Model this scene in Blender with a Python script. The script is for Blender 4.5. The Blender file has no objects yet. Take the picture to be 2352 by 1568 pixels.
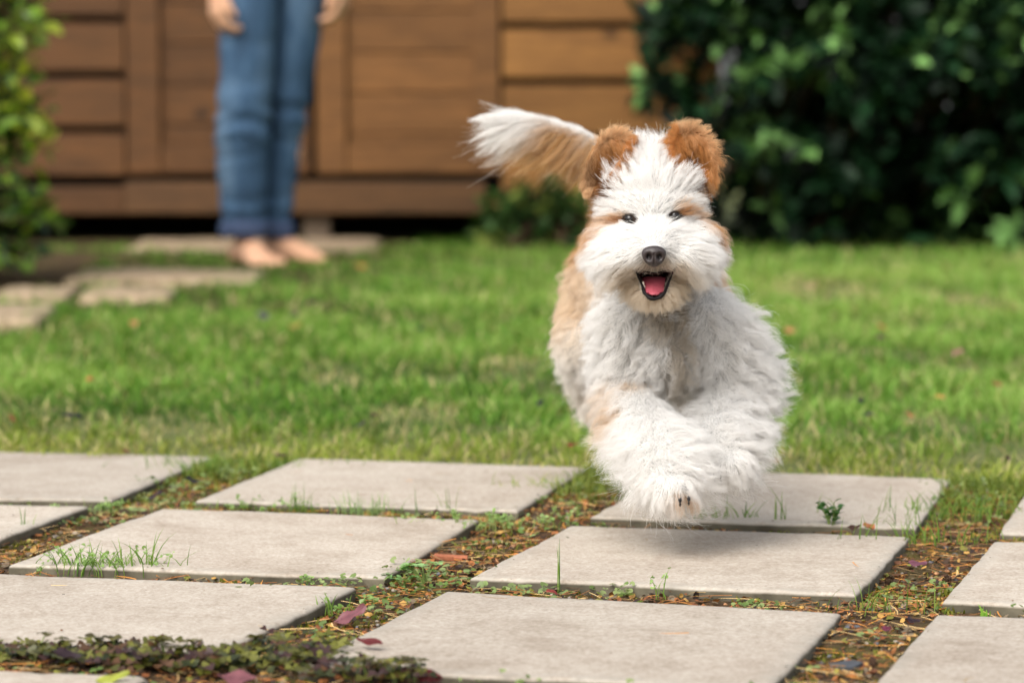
import bpy, bmesh, math, random
import numpy as np
from mathutils import Vector, Matrix, kdtree
from mathutils.bvhtree import BVHTree
from mathutils.noise import noise as pnoise

rng = np.random.default_rng(11)
random.seed(5)
scene = bpy.context.scene
COL = scene.collection

# ------------------------------------------------------------------ camera
F, CX, CY, HY, H = 6533.0, 1176.0, 784.0, 290.0, 0.40
TH = math.atan((CY - HY) / F)
cam_d = bpy.data.cameras.new('camera')
cam_d.sensor_width = 36.0
cam_d.lens = 100.0
cam_d.clip_start = 0.05
cam_d.clip_end = 500.0
cam_d.dof.use_dof = True
cam_d.dof.focus_distance = 2.50
cam_d.dof.aperture_fstop = 6.0
cam = bpy.data.objects.new('camera', cam_d)
COL.objects.link(cam)
cam.location = (0, 0, H)
cam.rotation_euler = (math.pi / 2 - TH, 0, 0)
scene.camera = cam

# ------------------------------------------------------------------ light
SUN_EL, SUN_AZ = 46.0, -150.0          # azimuth measured from +Y towards +X (the sun stands behind the camera, to its left)
world = bpy.data.worlds.new('World')
scene.world = world
world.use_nodes = True
nt = world.node_tree
nt.nodes.clear()
sky = nt.nodes.new('ShaderNodeTexSky')
sky.sky_type = 'NISHITA'
sky.sun_disc = False
sky.sun_elevation = math.radians(SUN_EL)
sky.sun_rotation = math.radians(SUN_AZ)
sky.dust_density = 4.0
sky.air_density = 1.0
hsv = nt.nodes.new('ShaderNodeHueSaturation')
hsv.inputs['Saturation'].default_value = 0.30
bg = nt.nodes.new('ShaderNodeBackground')
bg.inputs['Strength'].default_value = 0.15
wo = nt.nodes.new('ShaderNodeOutputWorld')
nt.links.new(sky.outputs[0], hsv.inputs['Color'])
nt.links.new(hsv.outputs[0], bg.inputs['Color'])
nt.links.new(bg.outputs[0], wo.inputs['Surface'])
sun_d = bpy.data.lights.new('sun', 'SUN')
sun_d.energy = 1.5
sun_d.angle = math.radians(48)
sun_d.color = (1.0, 0.95, 0.87)
sun = bpy.data.objects.new('sun', sun_d)
COL.objects.link(sun)
el, az = math.radians(SUN_EL), math.radians(SUN_AZ)
sdir = Vector((math.sin(az) * math.cos(el), math.cos(az) * math.cos(el), math.sin(el)))
sun.rotation_euler = sdir.to_track_quat('Z', 'Y').to_euler()
sun.location = sdir * 20

vs = scene.view_settings
vs.view_transform = 'Standard'
vs.look = 'None'
vs.exposure = 0.90
vs.gamma = 1.0
vs.use_curve_mapping = False
cy = scene.cycles
cy.use_denoising = True
cy.max_bounces = 10
cy.diffuse_bounces = 7
cy.glossy_bounces = 3
cy.transmission_bounces = 5
cy.transparent_max_bounces = 8
cy.caustics_reflective = False
cy.caustics_refractive = False

# ------------------------------------------------------------------ helpers
FW = np.array([0, math.cos(TH), -math.sin(TH)])
UP = np.array([0, math.sin(TH), math.cos(TH)])

def ray(x, y):
    return np.array([(x - CX) / F, 0, 0]) + FW + UP * ((CY - y) / F)

def at(x, y, Y):
    d = ray(x, y)
    return np.array([0, 0, H]) + d * (Y / d[1])

def gnd(x, y, z=0.0):
    d = ray(x, y)
    return np.array([0, 0, H]) + d * ((z - H) / d[2])

def to_px(P):
    P = np.asarray(P, float) - np.array([0, 0, H])
    dz = P @ FW
    return np.stack([CX + F * P[..., 0] / dz, CY - F * (P @ UP) / dz], -1)

def s2l(*c):
    c = np.array(c, float) / 255.0
    return np.where(c <= 0.04045, c / 12.92, ((c + 0.055) / 1.055) ** 2.4)

def nrm(v):
    return v / np.maximum(np.linalg.norm(v, axis=-1, keepdims=True), 1e-9)

def smooth01(x):
    x = np.clip(x, 0, 1)
    return x * x * (3 - 2 * x)

def wob(P, f, seed=0):
    """cheap smooth pseudo-noise in about -1..1 for an array of points"""
    r = np.random.default_rng(seed)
    out = 0
    for k in range(5):
        d = r.normal(size=3); d /= np.linalg.norm(d)
        out = out + np.sin(P @ d * f * (0.7 + 0.35 * k) + r.uniform(0, 6.28)) / (1 + 0.25 * k)
    return out / 3.0

def mesh_np(name, V, quads=None, tris=None, mat=None, col=None, smooth=True):
    me = bpy.data.meshes.new(name)
    V = np.asarray(V, np.float32)
    nq = 0 if quads is None else len(quads)
    ntr = 0 if tris is None else len(tris)
    loops, starts = [], []
    if nq:
        loops.append(np.asarray(quads, np.int32).ravel()); starts.append(np.arange(nq) * 4)
    if ntr:
        loops.append(np.asarray(tris, np.int32).ravel()); starts.append(nq * 4 + np.arange(ntr) * 3)
    loops = np.concatenate(loops); starts = np.concatenate(starts)
    me.vertices.add(len(V)); me.vertices.foreach_set('co', V.ravel())
    me.loops.add(len(loops)); me.loops.foreach_set('vertex_index', loops.astype(np.int32))
    me.polygons.add(nq + ntr); me.polygons.foreach_set('loop_start', starts.astype(np.int32))
    me.polygons.foreach_set('use_smooth', np.full(nq + ntr, smooth, bool))
    me.update(calc_edges=True)
    if col is not None:
        a = me.color_attributes.new('Col', 'FLOAT_COLOR', 'POINT')
        c = np.ones((len(V), 4), np.float32); c[:, :3] = col
        a.data.foreach_set('color', c.ravel())
    if mat is not None:
        me.materials.append(mat)
    return me

def link(name, me, parent=None, label=None, cat=None, group=None, kind=None):
    o = bpy.data.objects.new(name, me)
    COL.objects.link(o)
    if parent is not None:
        o.parent = parent
    if label: o['label'] = label
    if cat: o['category'] = cat
    if group: o['group'] = group
    if kind: o['kind'] = kind
    return o

def empty(name, loc=(0, 0, 0), **kw):
    o = link(name, None, **kw)
    o.location = loc
    return o

def child(name, me, parent):
    """me is in world coordinates; the parent is an unrotated Empty at parent.location"""
    o = link(name, me, parent)
    me.transform(Matrix.Translation(-Vector(parent.location)))
    return o

def box(x0, x1, y0, y1, z0, z1, mat, bev=0.004, name='box'):
    bm = bmesh.new()
    bmesh.ops.create_cube(bm, size=1.0)
    for v in bm.verts:
        v.co = Vector((x0 + (v.co.x + .5) * (x1 - x0), y0 + (v.co.y + .5) * (y1 - y0), z0 + (v.co.z + .5) * (z1 - z0)))
    if bev > 0:
        bmesh.ops.bevel(bm, geom=bm.edges[:], offset=bev, segments=2, profile=0.6, affect='EDGES')
    me = bpy.data.meshes.new(name)
    bm.to_mesh(me); bm.free()
    me.materials.append(mat)
    return me

# ---- node helper
def mat_new(name):
    m = bpy.data.materials.new(name)
    m.use_nodes = True
    t = m.node_tree
    t.nodes.clear()
    out = t.nodes.new('ShaderNodeOutputMaterial')
    return m, t, out

def N(t, kind, **inp):
    n = t.nodes.new(kind)
    for k, v in inp.items():
        n.inputs[k.replace('_', ' ')].default_value = v
    return n

def ramp(t, fac, stops):
    r = t.nodes.new('ShaderNodeValToRGB')
    e = r.color_ramp.elements
    while len(e) < len(stops):
        e.new(0.5)
    for i, (p, c) in enumerate(stops):
        e[i].position = p
        e[i].color = (*c[:3], 1)
    t.links.new(fac, r.inputs['Fac'])
    return r.outputs['Color']

def mixc(t, fac, a, b, mode='MIX'):
    m = t.nodes.new('ShaderNodeMix')
    m.data_type = 'RGBA'
    m.blend_type = mode
    for sock, v in ((m.inputs[0], fac), (m.inputs[6], a), (m.inputs[7], b)):
        if hasattr(v, 'links'):
            t.links.new(v, sock)
        elif isinstance(v, (int, float)):
            sock.default_value = v
        else:
            sock.default_value = (*v[:3], 1)
    return m.outputs[2]

def noise_n(t, vec, scale, detail=4, rough=0.55, dist=0.0):
    n = N(t, 'ShaderNodeTexNoise', Scale=scale, Detail=detail, Roughness=rough, Distortion=dist)
    if vec is not None:
        t.links.new(vec, n.inputs['Vector'])
    return n.outputs['Fac']

def bump_n(t, h, strength, dist, normal=None):
    b = N(t, 'ShaderNodeBump', Strength=strength, Distance=dist)
    t.links.new(h, b.inputs['Height'])
    if normal is not None:
        t.links.new(normal, b.inputs['Normal'])
    return b.outputs['Normal']

def leaf_material(name, rough=0.45, trans=0.35, spec=0.4, var=0.0):
    """vertex-coloured thin leaf: diffuse, gloss and light through the blade"""
    m, t, out = mat_new(name)
    a = t.nodes.new('ShaderNodeVertexColor'); a.layer_name = 'Col'
    c = a.outputs['Color']
    p = N(t, 'ShaderNodeBsdfPrincipled', Roughness=rough)
    p.inputs['Specular IOR Level'].default_value = spec
    t.links.new(c, p.inputs['Base Color'])
    tr = t.nodes.new('ShaderNodeBsdfTranslucent')
    tc = mixc(t, 1.0, c, (1.0, 1.15, 0.55), 'MULTIPLY')
    t.links.new(tc, tr.inputs['Color'])
    mx = N(t, 'ShaderNodeMixShader', Fac=trans)
    t.links.new(p.outputs[0], mx.inputs[1]); t.links.new(tr.outputs[0], mx.inputs[2])
    t.links.new(mx.outputs[0], out.inputs['Surface'])
    return m

def plain(name, color, rough=0.7, spec=0.3, bump=None, var=None):
    m, t, out = mat_new(name)
    p = N(t, 'ShaderNodeBsdfPrincipled', Roughness=rough)
    p.inputs['Specular IOR Level'].default_value = spec
    tc = t.nodes.new('ShaderNodeTexCoord')
    if var:
        f = noise_n(t, tc.outputs['Object'], var[0], 5)
        c = ramp(t, f, [(0.3, np.array(color) * (1 - var[1])), (0.7, np.array(color) * (1 + var[1]))])
        t.links.new(c, p.inputs['Base Color'])
    else:
        p.inputs['Base Color'].default_value = (*color, 1)
    if bump:
        t.links.new(bump_n(t, noise_n(t, tc.outputs['Object'], bump[0], 5), bump[1], bump[2]), p.inputs['Normal'])
    t.links.new(p.outputs[0], out.inputs['Surface'])
    return m

# ------------------------------------------------------------------ materials
def make_wood(name, dark, light):
    m, t, out = mat_new(name)
    tc = t.nodes.new('ShaderNodeTexCoord')
    oi = t.nodes.new('ShaderNodeObjectInfo')
    mp = t.nodes.new('ShaderNodeMapping')
    mp.inputs['Scale'].default_value = (1.2, 9, 14)
    add = t.nodes.new('ShaderNodeVectorMath'); add.operation = 'ADD'
    mul = t.nodes.new('ShaderNodeVectorMath'); mul.operation = 'SCALE'; mul.inputs['Scale'].default_value = 37.0
    cmb = t.nodes.new('ShaderNodeCombineXYZ')
    for i in range(3): t.links.new(oi.outputs['Random'], cmb.inputs[i])
    t.links.new(cmb.outputs[0], mul.inputs[0])
    t.links.new(tc.outputs['Object'], add.inputs[0]); t.links.new(mul.outputs[0], add.inputs[1])
    t.links.new(add.outputs[0], mp.inputs['Vector'])
    f = noise_n(t, mp.outputs[0], 2.2, 6, 0.6, 0.6)
    fine = noise_n(t, mp.outputs[0], 11.0, 4, 0.6)
    c = ramp(t, f, [(0.30, dark), (0.52, (np.array(dark) + np.array(light)) / 2), (0.72, light)])
    c = mixc(t, 0.35, c, ramp(t, fine, [(0.35, np.array(dark) * .7), (0.65, np.array(light))]))
    # knots
    vk = t.nodes.new('ShaderNodeTexVoronoi'); vk.inputs['Scale'].default_value = 2.6
    mpk = t.nodes.new('ShaderNodeMapping'); mpk.inputs['Scale'].default_value = (1.0, 1.0, 1.7)
    t.links.new(add.outputs[0], mpk.inputs['Vector']); t.links.new(mpk.outputs[0], vk.inputs['Vector'])
    kn = ramp(t, vk.outputs['Distance'], [(0.035, (1, 1, 1)), (0.10, (0, 0, 0))])
    c = mixc(t, kn, c, np.array(dark) * 0.35)
    # tone of each board
    hv = t.nodes.new('ShaderNodeHueSaturation')
    mr = t.nodes.new('ShaderNodeMapRange')
    mr.inputs['To Min'].default_value = 0.84; mr.inputs['To Max'].default_value = 1.14
    t.links.new(oi.outputs['Random'], mr.inputs['Value'])
    t.links.new(mr.outputs[0], hv.inputs['Value']); t.links.new(c, hv.inputs['Color'])
    p = N(t, 'ShaderNodeBsdfPrincipled', Roughness=0.62)
    p.inputs['Specular IOR Level'].default_value = 0.25
    t.links.new(hv.outputs[0], p.inputs['Base Color'])
    t.links.new(bump_n(t, fine, 0.35, 0.004), p.inputs['Normal'])
    t.links.new(p.outputs[0], out.inputs['Surface'])
    return m

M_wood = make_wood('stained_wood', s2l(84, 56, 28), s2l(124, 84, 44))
M_wood_d = make_wood('shaded_stained_wood', s2l(60, 39, 18), s2l(96, 62, 30))  # darker copy of the stain: shade on the shed's left is in the colour
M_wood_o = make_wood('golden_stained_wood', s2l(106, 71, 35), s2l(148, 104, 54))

def make_concrete():
    m, t, out = mat_new('concrete_paver')
    geo = t.nodes.new('ShaderNodeTexCoord')
    oi = t.nodes.new('ShaderNodeObjectInfo')
    cmb = t.nodes.new('ShaderNodeCombineXYZ')
    for i in range(3): t.links.new(oi.outputs['Random'], cmb.inputs[i])
    mul = t.nodes.new('ShaderNodeVectorMath'); mul.operation = 'SCALE'; mul.inputs['Scale'].default_value = 23.0
    t.links.new(cmb.outputs[0], mul.inputs[0])
    add = t.nodes.new('ShaderNodeVectorMath'); add.operation = 'ADD'
    t.links.new(geo.outputs['Object'], add.inputs[0]); t.links.new(mul.outputs[0], add.inputs[1])
    vec = add.outputs[0]
    big = noise_n(t, vec, 5.0, 3, 0.5)
    mid = noise_n(t, vec, 22.0, 5, 0.62)
    fine = noise_n(t, vec, 330.0, 3, 0.6)
    c = ramp(t, big, [(0.30, s2l(166, 152, 138)), (0.55, s2l(186, 175, 162)), (0.75, s2l(194, 186, 174))])
    c = mixc(t, 0.42, c, ramp(t, mid, [(0.30, s2l(140, 124, 106)), (0.5, s2l(186, 176, 164)), (0.72, s2l(204, 197, 186))]))
    c = mixc(t, 0.30, c, ramp(t, fine, [(0.34, s2l(116, 102, 86)), (0.5, s2l(186, 176, 164)), (0.68, s2l(232, 227, 218))]))
    grit = noise_n(t, vec, 150.0, 2, 0.5)
    c = mixc(t, 0.15, c, ramp(t, grit, [(0.34, s2l(124, 108, 92)), (0.5, s2l(188, 178, 166)), (0.66, s2l(226, 220, 212))]))
    # dark grains and pits
    v = t.nodes.new('ShaderNodeTexVoronoi'); v.inputs['Scale'].default_value = 120.0
    t.links.new(vec, v.inputs['Vector'])
    pit = ramp(t, v.outputs['Distance'], [(0.05, (1, 1, 1)), (0.12, (0, 0, 0))])
    msk = ramp(t, noise_n(t, vec, 31.0, 2), [(0.46, (0, 0, 0)), (0.58, (1, 1, 1))])
    pm = mixc(t, 1.0, pit, msk, 'MULTIPLY')
    c = mixc(t, pm, c, s2l(96, 82, 66))
    # weathered rim and sides with their shade painted in (vertex attribute: 0 middle, 1 rim, 2 side)
    a = t.nodes.new('ShaderNodeVertexColor'); a.layer_name = 'Col'
    sep = t.nodes.new('ShaderNodeSeparateColor'); t.links.new(a.outputs['Color'], sep.inputs[0])
    rimn = noise_n(t, vec, 46.0, 4, 0.65)
    rimf = t.nodes.new('ShaderNodeMath'); rimf.operation = 'MULTIPLY'
    rr = ramp(t, rimn, [(0.35, (0, 0, 0)), (0.6, (1, 1, 1))])
    t.links.new(sep.outputs[0], rimf.inputs[0]); t.links.new(rr, rimf.inputs[1])
    c = mixc(t, rimf.outputs[0], c, s2l(172, 166, 156))
    sidec = ramp(t, mid, [(0.3, s2l(62, 58, 46)), (0.7, s2l(112, 106, 90))])
    c = mixc(t, sep.outputs[1], c, sidec)
    c = mixc(t, 1.0, c, (.79, .775, .75), 'MULTIPLY')
    stn = ramp(t, noise_n(t, vec, 6.0, 7, 0.72, 0.3), [(0.52, (0, 0, 0)), (0.74, (.55, .55, .55))])
    c = mixc(t, stn, c, mixc(t, 1.0, c, s2l(176, 160, 140), 'MULTIPLY'))
    hv = t.nodes.new('ShaderNodeHueSaturation'); mr = t.nodes.new('ShaderNodeMapRange')
    mr.inputs['To Min'].default_value = 0.90; mr.inputs['To Max'].default_value = 1.08
    t.links.new(oi.outputs['Random'], mr.inputs['Value']); t.links.new(mr.outputs[0], hv.inputs['Value']); t.links.new(c, hv.inputs['Color'])
    c = hv.outputs[0]
    p = N(t, 'ShaderNodeBsdfPrincipled', Roughness=0.85)
    p.inputs['Specular IOR Level'].default_value = 0.25
    t.links.new(c, p.inputs['Base Color'])
    n1 = bump_n(t, mid, 0.25, 0.0012)
    n2 = bump_n(t, fine, 0.5, 0.0006, n1)
    t.links.new(n2, p.inputs['Normal'])
    t.links.new(p.outputs[0], out.inputs['Surface'])
    return m
M_conc = make_concrete()

def make_soil():
    m, t, out = mat_new('dark_soil')
    tc = t.nodes.new('ShaderNodeTexCoord')
    n1 = noise_n(t, tc.outputs['Object'], 9.0, 5, 0.6)
    n2 = noise_n(t, tc.outputs['Object'], 130.0, 5, 0.7)
    c = ramp(t, n2, [(0.3, s2l(38, 30, 22)), (0.55, s2l(74, 58, 42)), (0.75, s2l(104, 84, 60))])
    c = mixc(t, ramp(t, n1, [(0.45, (0, 0, 0)), (0.62, (.55, .55, .55))]), c, s2l(84, 80, 34))
    p = N(t, 'ShaderNodeBsdfPrincipled', Roughness=0.95)
    p.inputs['Specular IOR Level'].default_value = 0.15
    t.links.new(c, p.inputs['Base Color'])
    t.links.new(bump_n(t, n2, 0.8, 0.004), p.inputs['Normal'])
    t.links.new(p.outputs[0], out.inputs['Surface'])
    return m
M_soil = make_soil()

def make_turf():
    m, t, out = mat_new('turf_thatch')
    tc = t.nodes.new('ShaderNodeTexCoord')
    n1 = noise_n(t, tc.outputs['Object'], 3.0, 4)
    n2 = noise_n(t, tc.outputs['Object'], 60.0, 5, 0.7)
    c = ramp(t, n2, [(0.3, s2l(52, 60, 22)), (0.6, s2l(92, 100, 40)), (0.8, s2l(140, 128, 74))])
    c = mixc(t, ramp(t, n1, [(0.4, (0, 0, 0)), (0.7, (.5, .5, .5))]), c, s2l(96, 96, 40))
    p = N(t, 'ShaderNodeBsdfPrincipled', Roughness=0.95)
    t.links.new(c, p.inputs['Base Color'])
    t.links.new(bump_n(t, n2, 0.8, 0.01), p.inputs['Normal'])
    t.links.new(p.outputs[0], out.inputs['Surface'])
    return m
M_turf = make_turf()

M_grass = leaf_material('grass_blades', 0.55, 0.40, 0.16)
M_leaf = leaf_material('shrub_leaves', 0.42, 0.35, 0.45)
M_laurel = leaf_material('glossy_evergreen_leaves', 0.5, 0.2, 0.2)
M_litter = leaf_material('dry_litter', 0.7, 0.15, 0.25)
M_dead = leaf_material('fallen_leaf_tissue', 0.5, 0.25, 0.35)
M_bark = plain('branch_bark', s2l(70, 54, 40), 0.9, 0.15, (60, 0.6, 0.004), (20, 0.4))
M_stone = None

def vcol_mat(name, rough=0.8, spec=0.25, bump=None):
    m, t, out = mat_new(name)
    a = t.nodes.new('ShaderNodeVertexColor'); a.layer_name = 'Col'
    p = N(t, 'ShaderNodeBsdfPrincipled', Roughness=rough)
    p.inputs['Specular IOR Level'].default_value = spec
    c = a.outputs['Color']
    if bump:
        tc = t.nodes.new('ShaderNodeTexCoord')
        f = noise_n(t, tc.outputs['Object'], bump[0], 5, 0.65)
        c = mixc(t, 1.0, c, ramp(t, f, [(0.3, (.7, .7, .7)), (0.7, (1.2, 1.2, 1.2))]), 'MULTIPLY')
        t.links.new(bump_n(t, f, bump[1], bump[2]), p.inputs['Normal'])
    t.links.new(c, p.inputs['Base Color'])
    t.links.new(p.outputs[0], out.inputs['Surface'])
    return m
M_stone = vcol_mat('small_stone', 0.7, 0.35, (160, 0.5, 0.001))

# ------------------------------------------------------------------ ground
def grid_sheet(x0, x1, y0, y1, nx, ny, zf):
    xs = np.linspace(x0, x1, nx); ys = np.linspace(y0, y1, ny)
    X, Y = np.meshgrid(xs, ys)
    Z = zf(X, Y)
    V = np.stack([X, Y, Z], -1).reshape(-1, 3)
    i = np.arange(nx * ny).reshape(ny, nx)
    q = np.stack([i[:-1, :-1], i[:-1, 1:], i[1:, 1:], i[1:, :-1]], -1).reshape(-1, 4)
    return V, q

V, q = grid_sheet(-120, 120, -60, 200, 30, 30, lambda X, Y: X * 0 - 0.045)
link('ground', mesh_np('ground', V, q, mat=M_soil), kind='structure')

# slab corners measured on the photograph, put on the z = 0 plane: far-left, far-right, near-right, near-left
SL = {
 'A': [(372, 1167), (1098, 1190), (884, 1321), (20, 1297)],
 'D': [(1309, 1202), (2089, 1230), (1965, 1368), (1082, 1326)],
 'E': [(688, 1052), (1347, 1072), (1188, 1170), (452, 1148)],
 'F': [(1546, 1075), (2184, 1098), (2103, 1211), (1357, 1186)],
 'C': [(1025, 1351), (1931, 1406), (1768, 1582), (690, 1530)],
 'B': [(-70, 1313), (816, 1350), (492, 1500), (-480, 1478)],
 'G': [(-160, 1030), (492, 1044), (256, 1149), (-480, 1143)],
 'H': [(-530, 1146), (200, 1164), (-70, 1263), (-860, 1240)],
 'I': [(2283, 1243), (3060, 1262), (2990, 1420), (2167, 1377)],
 'J': [(2150, 1411), (3040, 1444), (2935, 1640), (1990, 1590)],
 'K': [(2372, 1112), (3030, 1132), (3020, 1247), (2296, 1219)],
 'L': [(-560, 1512), (340, 1553), (-120, 1770), (-1120, 1700)],
 'M': [(560, 1582), (1690, 1648), (1480, 1890), (180, 1810)],
 'N': [(1955, 1662), (3020, 1690), (2860, 1980), (1740, 1930)],
}
quads = {k: np.array([gnd(*p)[:2] for p in v]) for k, v in SL.items()}
# columns further out on either side, stepped by the spacing of the measured ones
colv = quads['D'][0] - quads['A'][0]
for k, s, sg in (('A', 'A2', -2), ('B', 'B2', -1), ('G', 'G2', -1), ('H', 'H2', -1), ('I', 'I2', 1), ('J', 'J2', 1), ('K', 'K2', 1)):
    quads[s] = quads[k] + colv * sg + np.array([0.006, -0.004])

def slab_mesh(Q, seed):
    r = np.random.default_rng(seed)
    n = 30
    # profile across: dense near the rim; outer rings drop down as the worn arris and the side
    e = 0.0035
    L = np.linalg.norm(Q[1] - Q[0])
    inner = np.linspace(0.03, 0.97, n)
    u = np.concatenate([[0, 0.004, 0.011, 0.02], inner, [0.98, 0.989, 0.996, 1]])
    U, Vv = np.meshgrid(u, u)
    P = ((1 - U) * (1 - Vv))[..., None] * Q[3] + (U * (1 - Vv))[..., None] * Q[2] + (U * Vv)[..., None] * Q[1] + ((1 - U) * Vv)[..., None] * Q[0]
    d = np.minimum(np.minimum(U, 1 - U), np.minimum(Vv, 1 - Vv)) * L
    P3 = np.concatenate([P, np.zeros(P.shape[:2] + (1,))], -1)
    # rounding of the corners and arris
    rim = np.clip(1 - d / e, 0, 1)
    z = -0.0016 * rim ** 1.5
    chip = np.clip(wob(P3, 160, seed) + wob(P3, 420, seed + 1) * .6 - 0.75, 0, 1)
    z -= chip * 0.004 * np.clip(1 - d / 0.010, 0, 1)
    z += 0.0007 * wob(P3, 30, seed + 2) + 0.0004 * wob(P3, 90, seed + 3)
    cen = P.reshape(-1, 2).mean(0)
    # uneven edge line
    out = P - cen
    edge = (d < 0.004)
    k = 1 + np.where(edge, 0.0022 * wob(P3, 120, seed + 4) / max(L, .1), 0)
    P = cen + out * k[..., None]
    tilt = r.normal(0, 0.004, 2)
    zt = (P - cen) @ tilt
    P3 = np.concatenate([P, (z + zt)[..., None]], -1)
    m = len(u)
    V = P3.reshape(-1, 3)
    i = np.arange(m * m).reshape(m, m)
    q = np.stack([i[:-1, :-1], i[:-1, 1:], i[1:, 1:], i[1:, :-1]], -1).reshape(-1, 4)
    col = np.zeros((m * m, 3))
    rimw = np.clip(1 - d / 0.02, 0, 1).ravel()
    col[:, 0] = rimw
    ring = np.concatenate([i[0, :], i[1:, -1], i[-1, -2::-1], i[-2:0:-1, 0]])
    base = V[ring].copy(); 
    lev = [(0.0022, 0.0010), (0.018, 0.0006), (0.042, 0.0)]
    Vs = [V]; cs = [col]; prev = ring; qs = [q]; off = len(V)
    for dz, ou in lev:
        b = base.copy(); b[:, 2] -= dz
        b[:, :2] += nrm(b[:, :2] - cen) * (ou + 0.0006 * wob(b, 300, seed + 9)[:, None])
        Vs.append(b); idx = off + np.arange(len(b)); off += len(b)
        c = np.zeros((len(b), 3)); c[:, 1] = 1.0; cs.append(c)
        qs.append(np.stack([prev, idx, np.roll(idx, -1), np.roll(prev, -1)], -1))
        prev = idx
    return mesh_np('paving_slab', np.concatenate(Vs), np.concatenate(qs), mat=M_conc, col=np.concatenate(cs))

def in_quad(P, Q, grow=0.0):
    c = Q.mean(0)
    ok = np.ones(len(P), bool)
    for i in range(4):
        a, b = Q[i], Q[(i + 1) % 4]
        e = b - a; n = np.array([-e[1], e[0]]); n /= np.linalg.norm(n)
        if (c - a) @ n < 0: n = -n
        ok &= ((P - a) @ n) > -np.asarray(grow)
    return ok

def in_slabs(P, grow=0.0):
    o = np.zeros(len(P), bool)
    for Q in quads.values():
        o |= in_quad(P, Q, grow)
    return o

# line along the far edge of the paving: the lawn starts behind it
la, lb = gnd(0, 1034)[:2], gnd(2184, 1095)[:2]
ld = (lb - la) / np.linalg.norm(lb - la)
ln = np.array([-ld[1], ld[0]])
def behind(P):
    return (P - la) @ ln

def bed_z(X, Y):
    P = np.stack([X, Y, X * 0], -1)
    return -0.011 + 0.0028 * wob(P, 40, 3) + 0.0022 * wob(P, 110, 4) + 0.0012 * wob(P, 260, 5)
V, q = grid_sheet(-2.4, 2.4, 1.25, 3.75, 300, 200, bed_z)
patio = link('patio', mesh_np('patio', V, q, mat=M_soil), label='bed of dark soil under the square paving slabs', kind='structure')
for k, (nm, Q) in enumerate(quads.items()):
    s = link('paving_slab', slab_mesh(Q, 100 + k * 7), patio)

def lawn_z(X, Y):
    P = np.stack([X, Y, X * 0], -1)
    return -0.008 + 0.008 * wob(P, 4, 21) * np.clip((Y - 3.3) / 1.5, 0, 1)
ys0 = 3.30
V, q = grid_sheet(-14, 14, ys0, 24, 200, 160, lawn_z)
# shear the near edge so that it follows the paving
t_ = np.clip(1 - (V[:, 1] - ys0) / 3.0, 0, 1)
V[:, 1] += t_ * ((la + ld * 0)[1] + (V[:, 0] - la[0]) * ld[1] / ld[0] + 0.006 - ys0)
link('lawn', mesh_np('lawn', V, q, mat=M_turf), label='turf of the green lawn behind the paving', kind='structure')

# ------------------------------------------------------------------ stepping stones by the shed
def flag_material():
    m, t, out = mat_new('pale_flagstone')
    tc = t.nodes.new('ShaderNodeTexCoord')
    n1 = noise_n(t, tc.outputs['Object'], 6.0, 5, 0.6)
    n2 = noise_n(t, tc.outputs['Object'], 40.0, 5, 0.6)
    c = ramp(t, n2, [(0.3, s2l(104, 86, 62)), (0.55, s2l(152, 132, 106)), (0.75, s2l(178, 160, 134))])
    c = mixc(t, ramp(t, n1, [(0.5, (0, 0, 0)), (0.72, (.8, .8, .8))]), c, s2l(98, 92, 60))
    p = N(t, 'ShaderNodeBsdfPrincipled', Roughness=0.85)
    t.links.new(c, p.inputs['Base Color'])
    t.links.new(bump_n(t, n2, 0.5, 0.006), p.inputs['Normal'])
    t.links.new(p.outputs[0], out.inputs['Surface'])
    return m
M_flag = flag_material()
flags = [
 [(330, 551), (880, 551), (870, 578), (290, 577)],
 [(200, 631), (610, 633), (585, 657), (150, 655)],
 [(212, 674), (410, 675), (385, 699), (182, 698)],
 [(20, 674), (185, 674), (150, 698), (-20, 697)],
 [(-140, 719), (130, 719), (85, 754), (-210, 752)],
]
def flag_mesh(Q, seed, top):
    r = np.random.default_rng(seed)
    n = 9
    pts = []
    for i in range(4):
        a, b = Q[i], Q[(i + 1) % 4]
        for k in range(n):
            pts.append(a + (b - a) * k / n)
    pts = np.array(pts)
    c = pts.mean(0)
    pts = c + (pts - c) * (1 + r.normal(0, 0.02, (len(pts), 1)))
    n_ = len(pts)
    V = []; 
    for s, z in ((0.5, top), (0.93, top), (0.985, top - 0.004), (1.0, top - 0.012), (1.0, top - 0.06)):
        V.append(np.column_stack([c + (pts - c) * s, np.full(n_, z) + (0.002 * r.normal(size=n_) if s < 1 else 0)]))
    V.append(np.array([[c[0], c[1], top]]))
    V = np.concatenate(V)
    qs = []
    for l in range(4):
        i = np.arange(n_) + l * n_
        qs.append(np.stack([i, np.roll(i, -1), np.roll(i, -1) + n_, i + n_], -1))
    tr = np.stack([np.arange(n_), np.full(n_, 5 * n_), np.roll(np.arange(n_), -1)], -1)
    return mesh_np('flagstone', V, np.concatenate(qs), tr, mat=M_flag)
V, q = grid_sheet(-2.6, -0.35, 6.2, 10.2, 40, 50, lambda X, Y: -0.0005 + 0.004 * wob(np.stack([X, Y, X * 0], -1), 12, 8))
garden_path = link('garden_path', mesh_np('garden_path', V, q, mat=M_soil), label='bare soil bed under the stepping stones by the shed', kind='structure')
fq = []
for k, f in enumerate(flags):
    Q = np.array([gnd(*p)[:2] for p in f]); fq.append(Q)
    link('flagstone', flag_mesh(Q, 40 + k, 0.010 if k == 0 else 0.018), garden_path)

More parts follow.
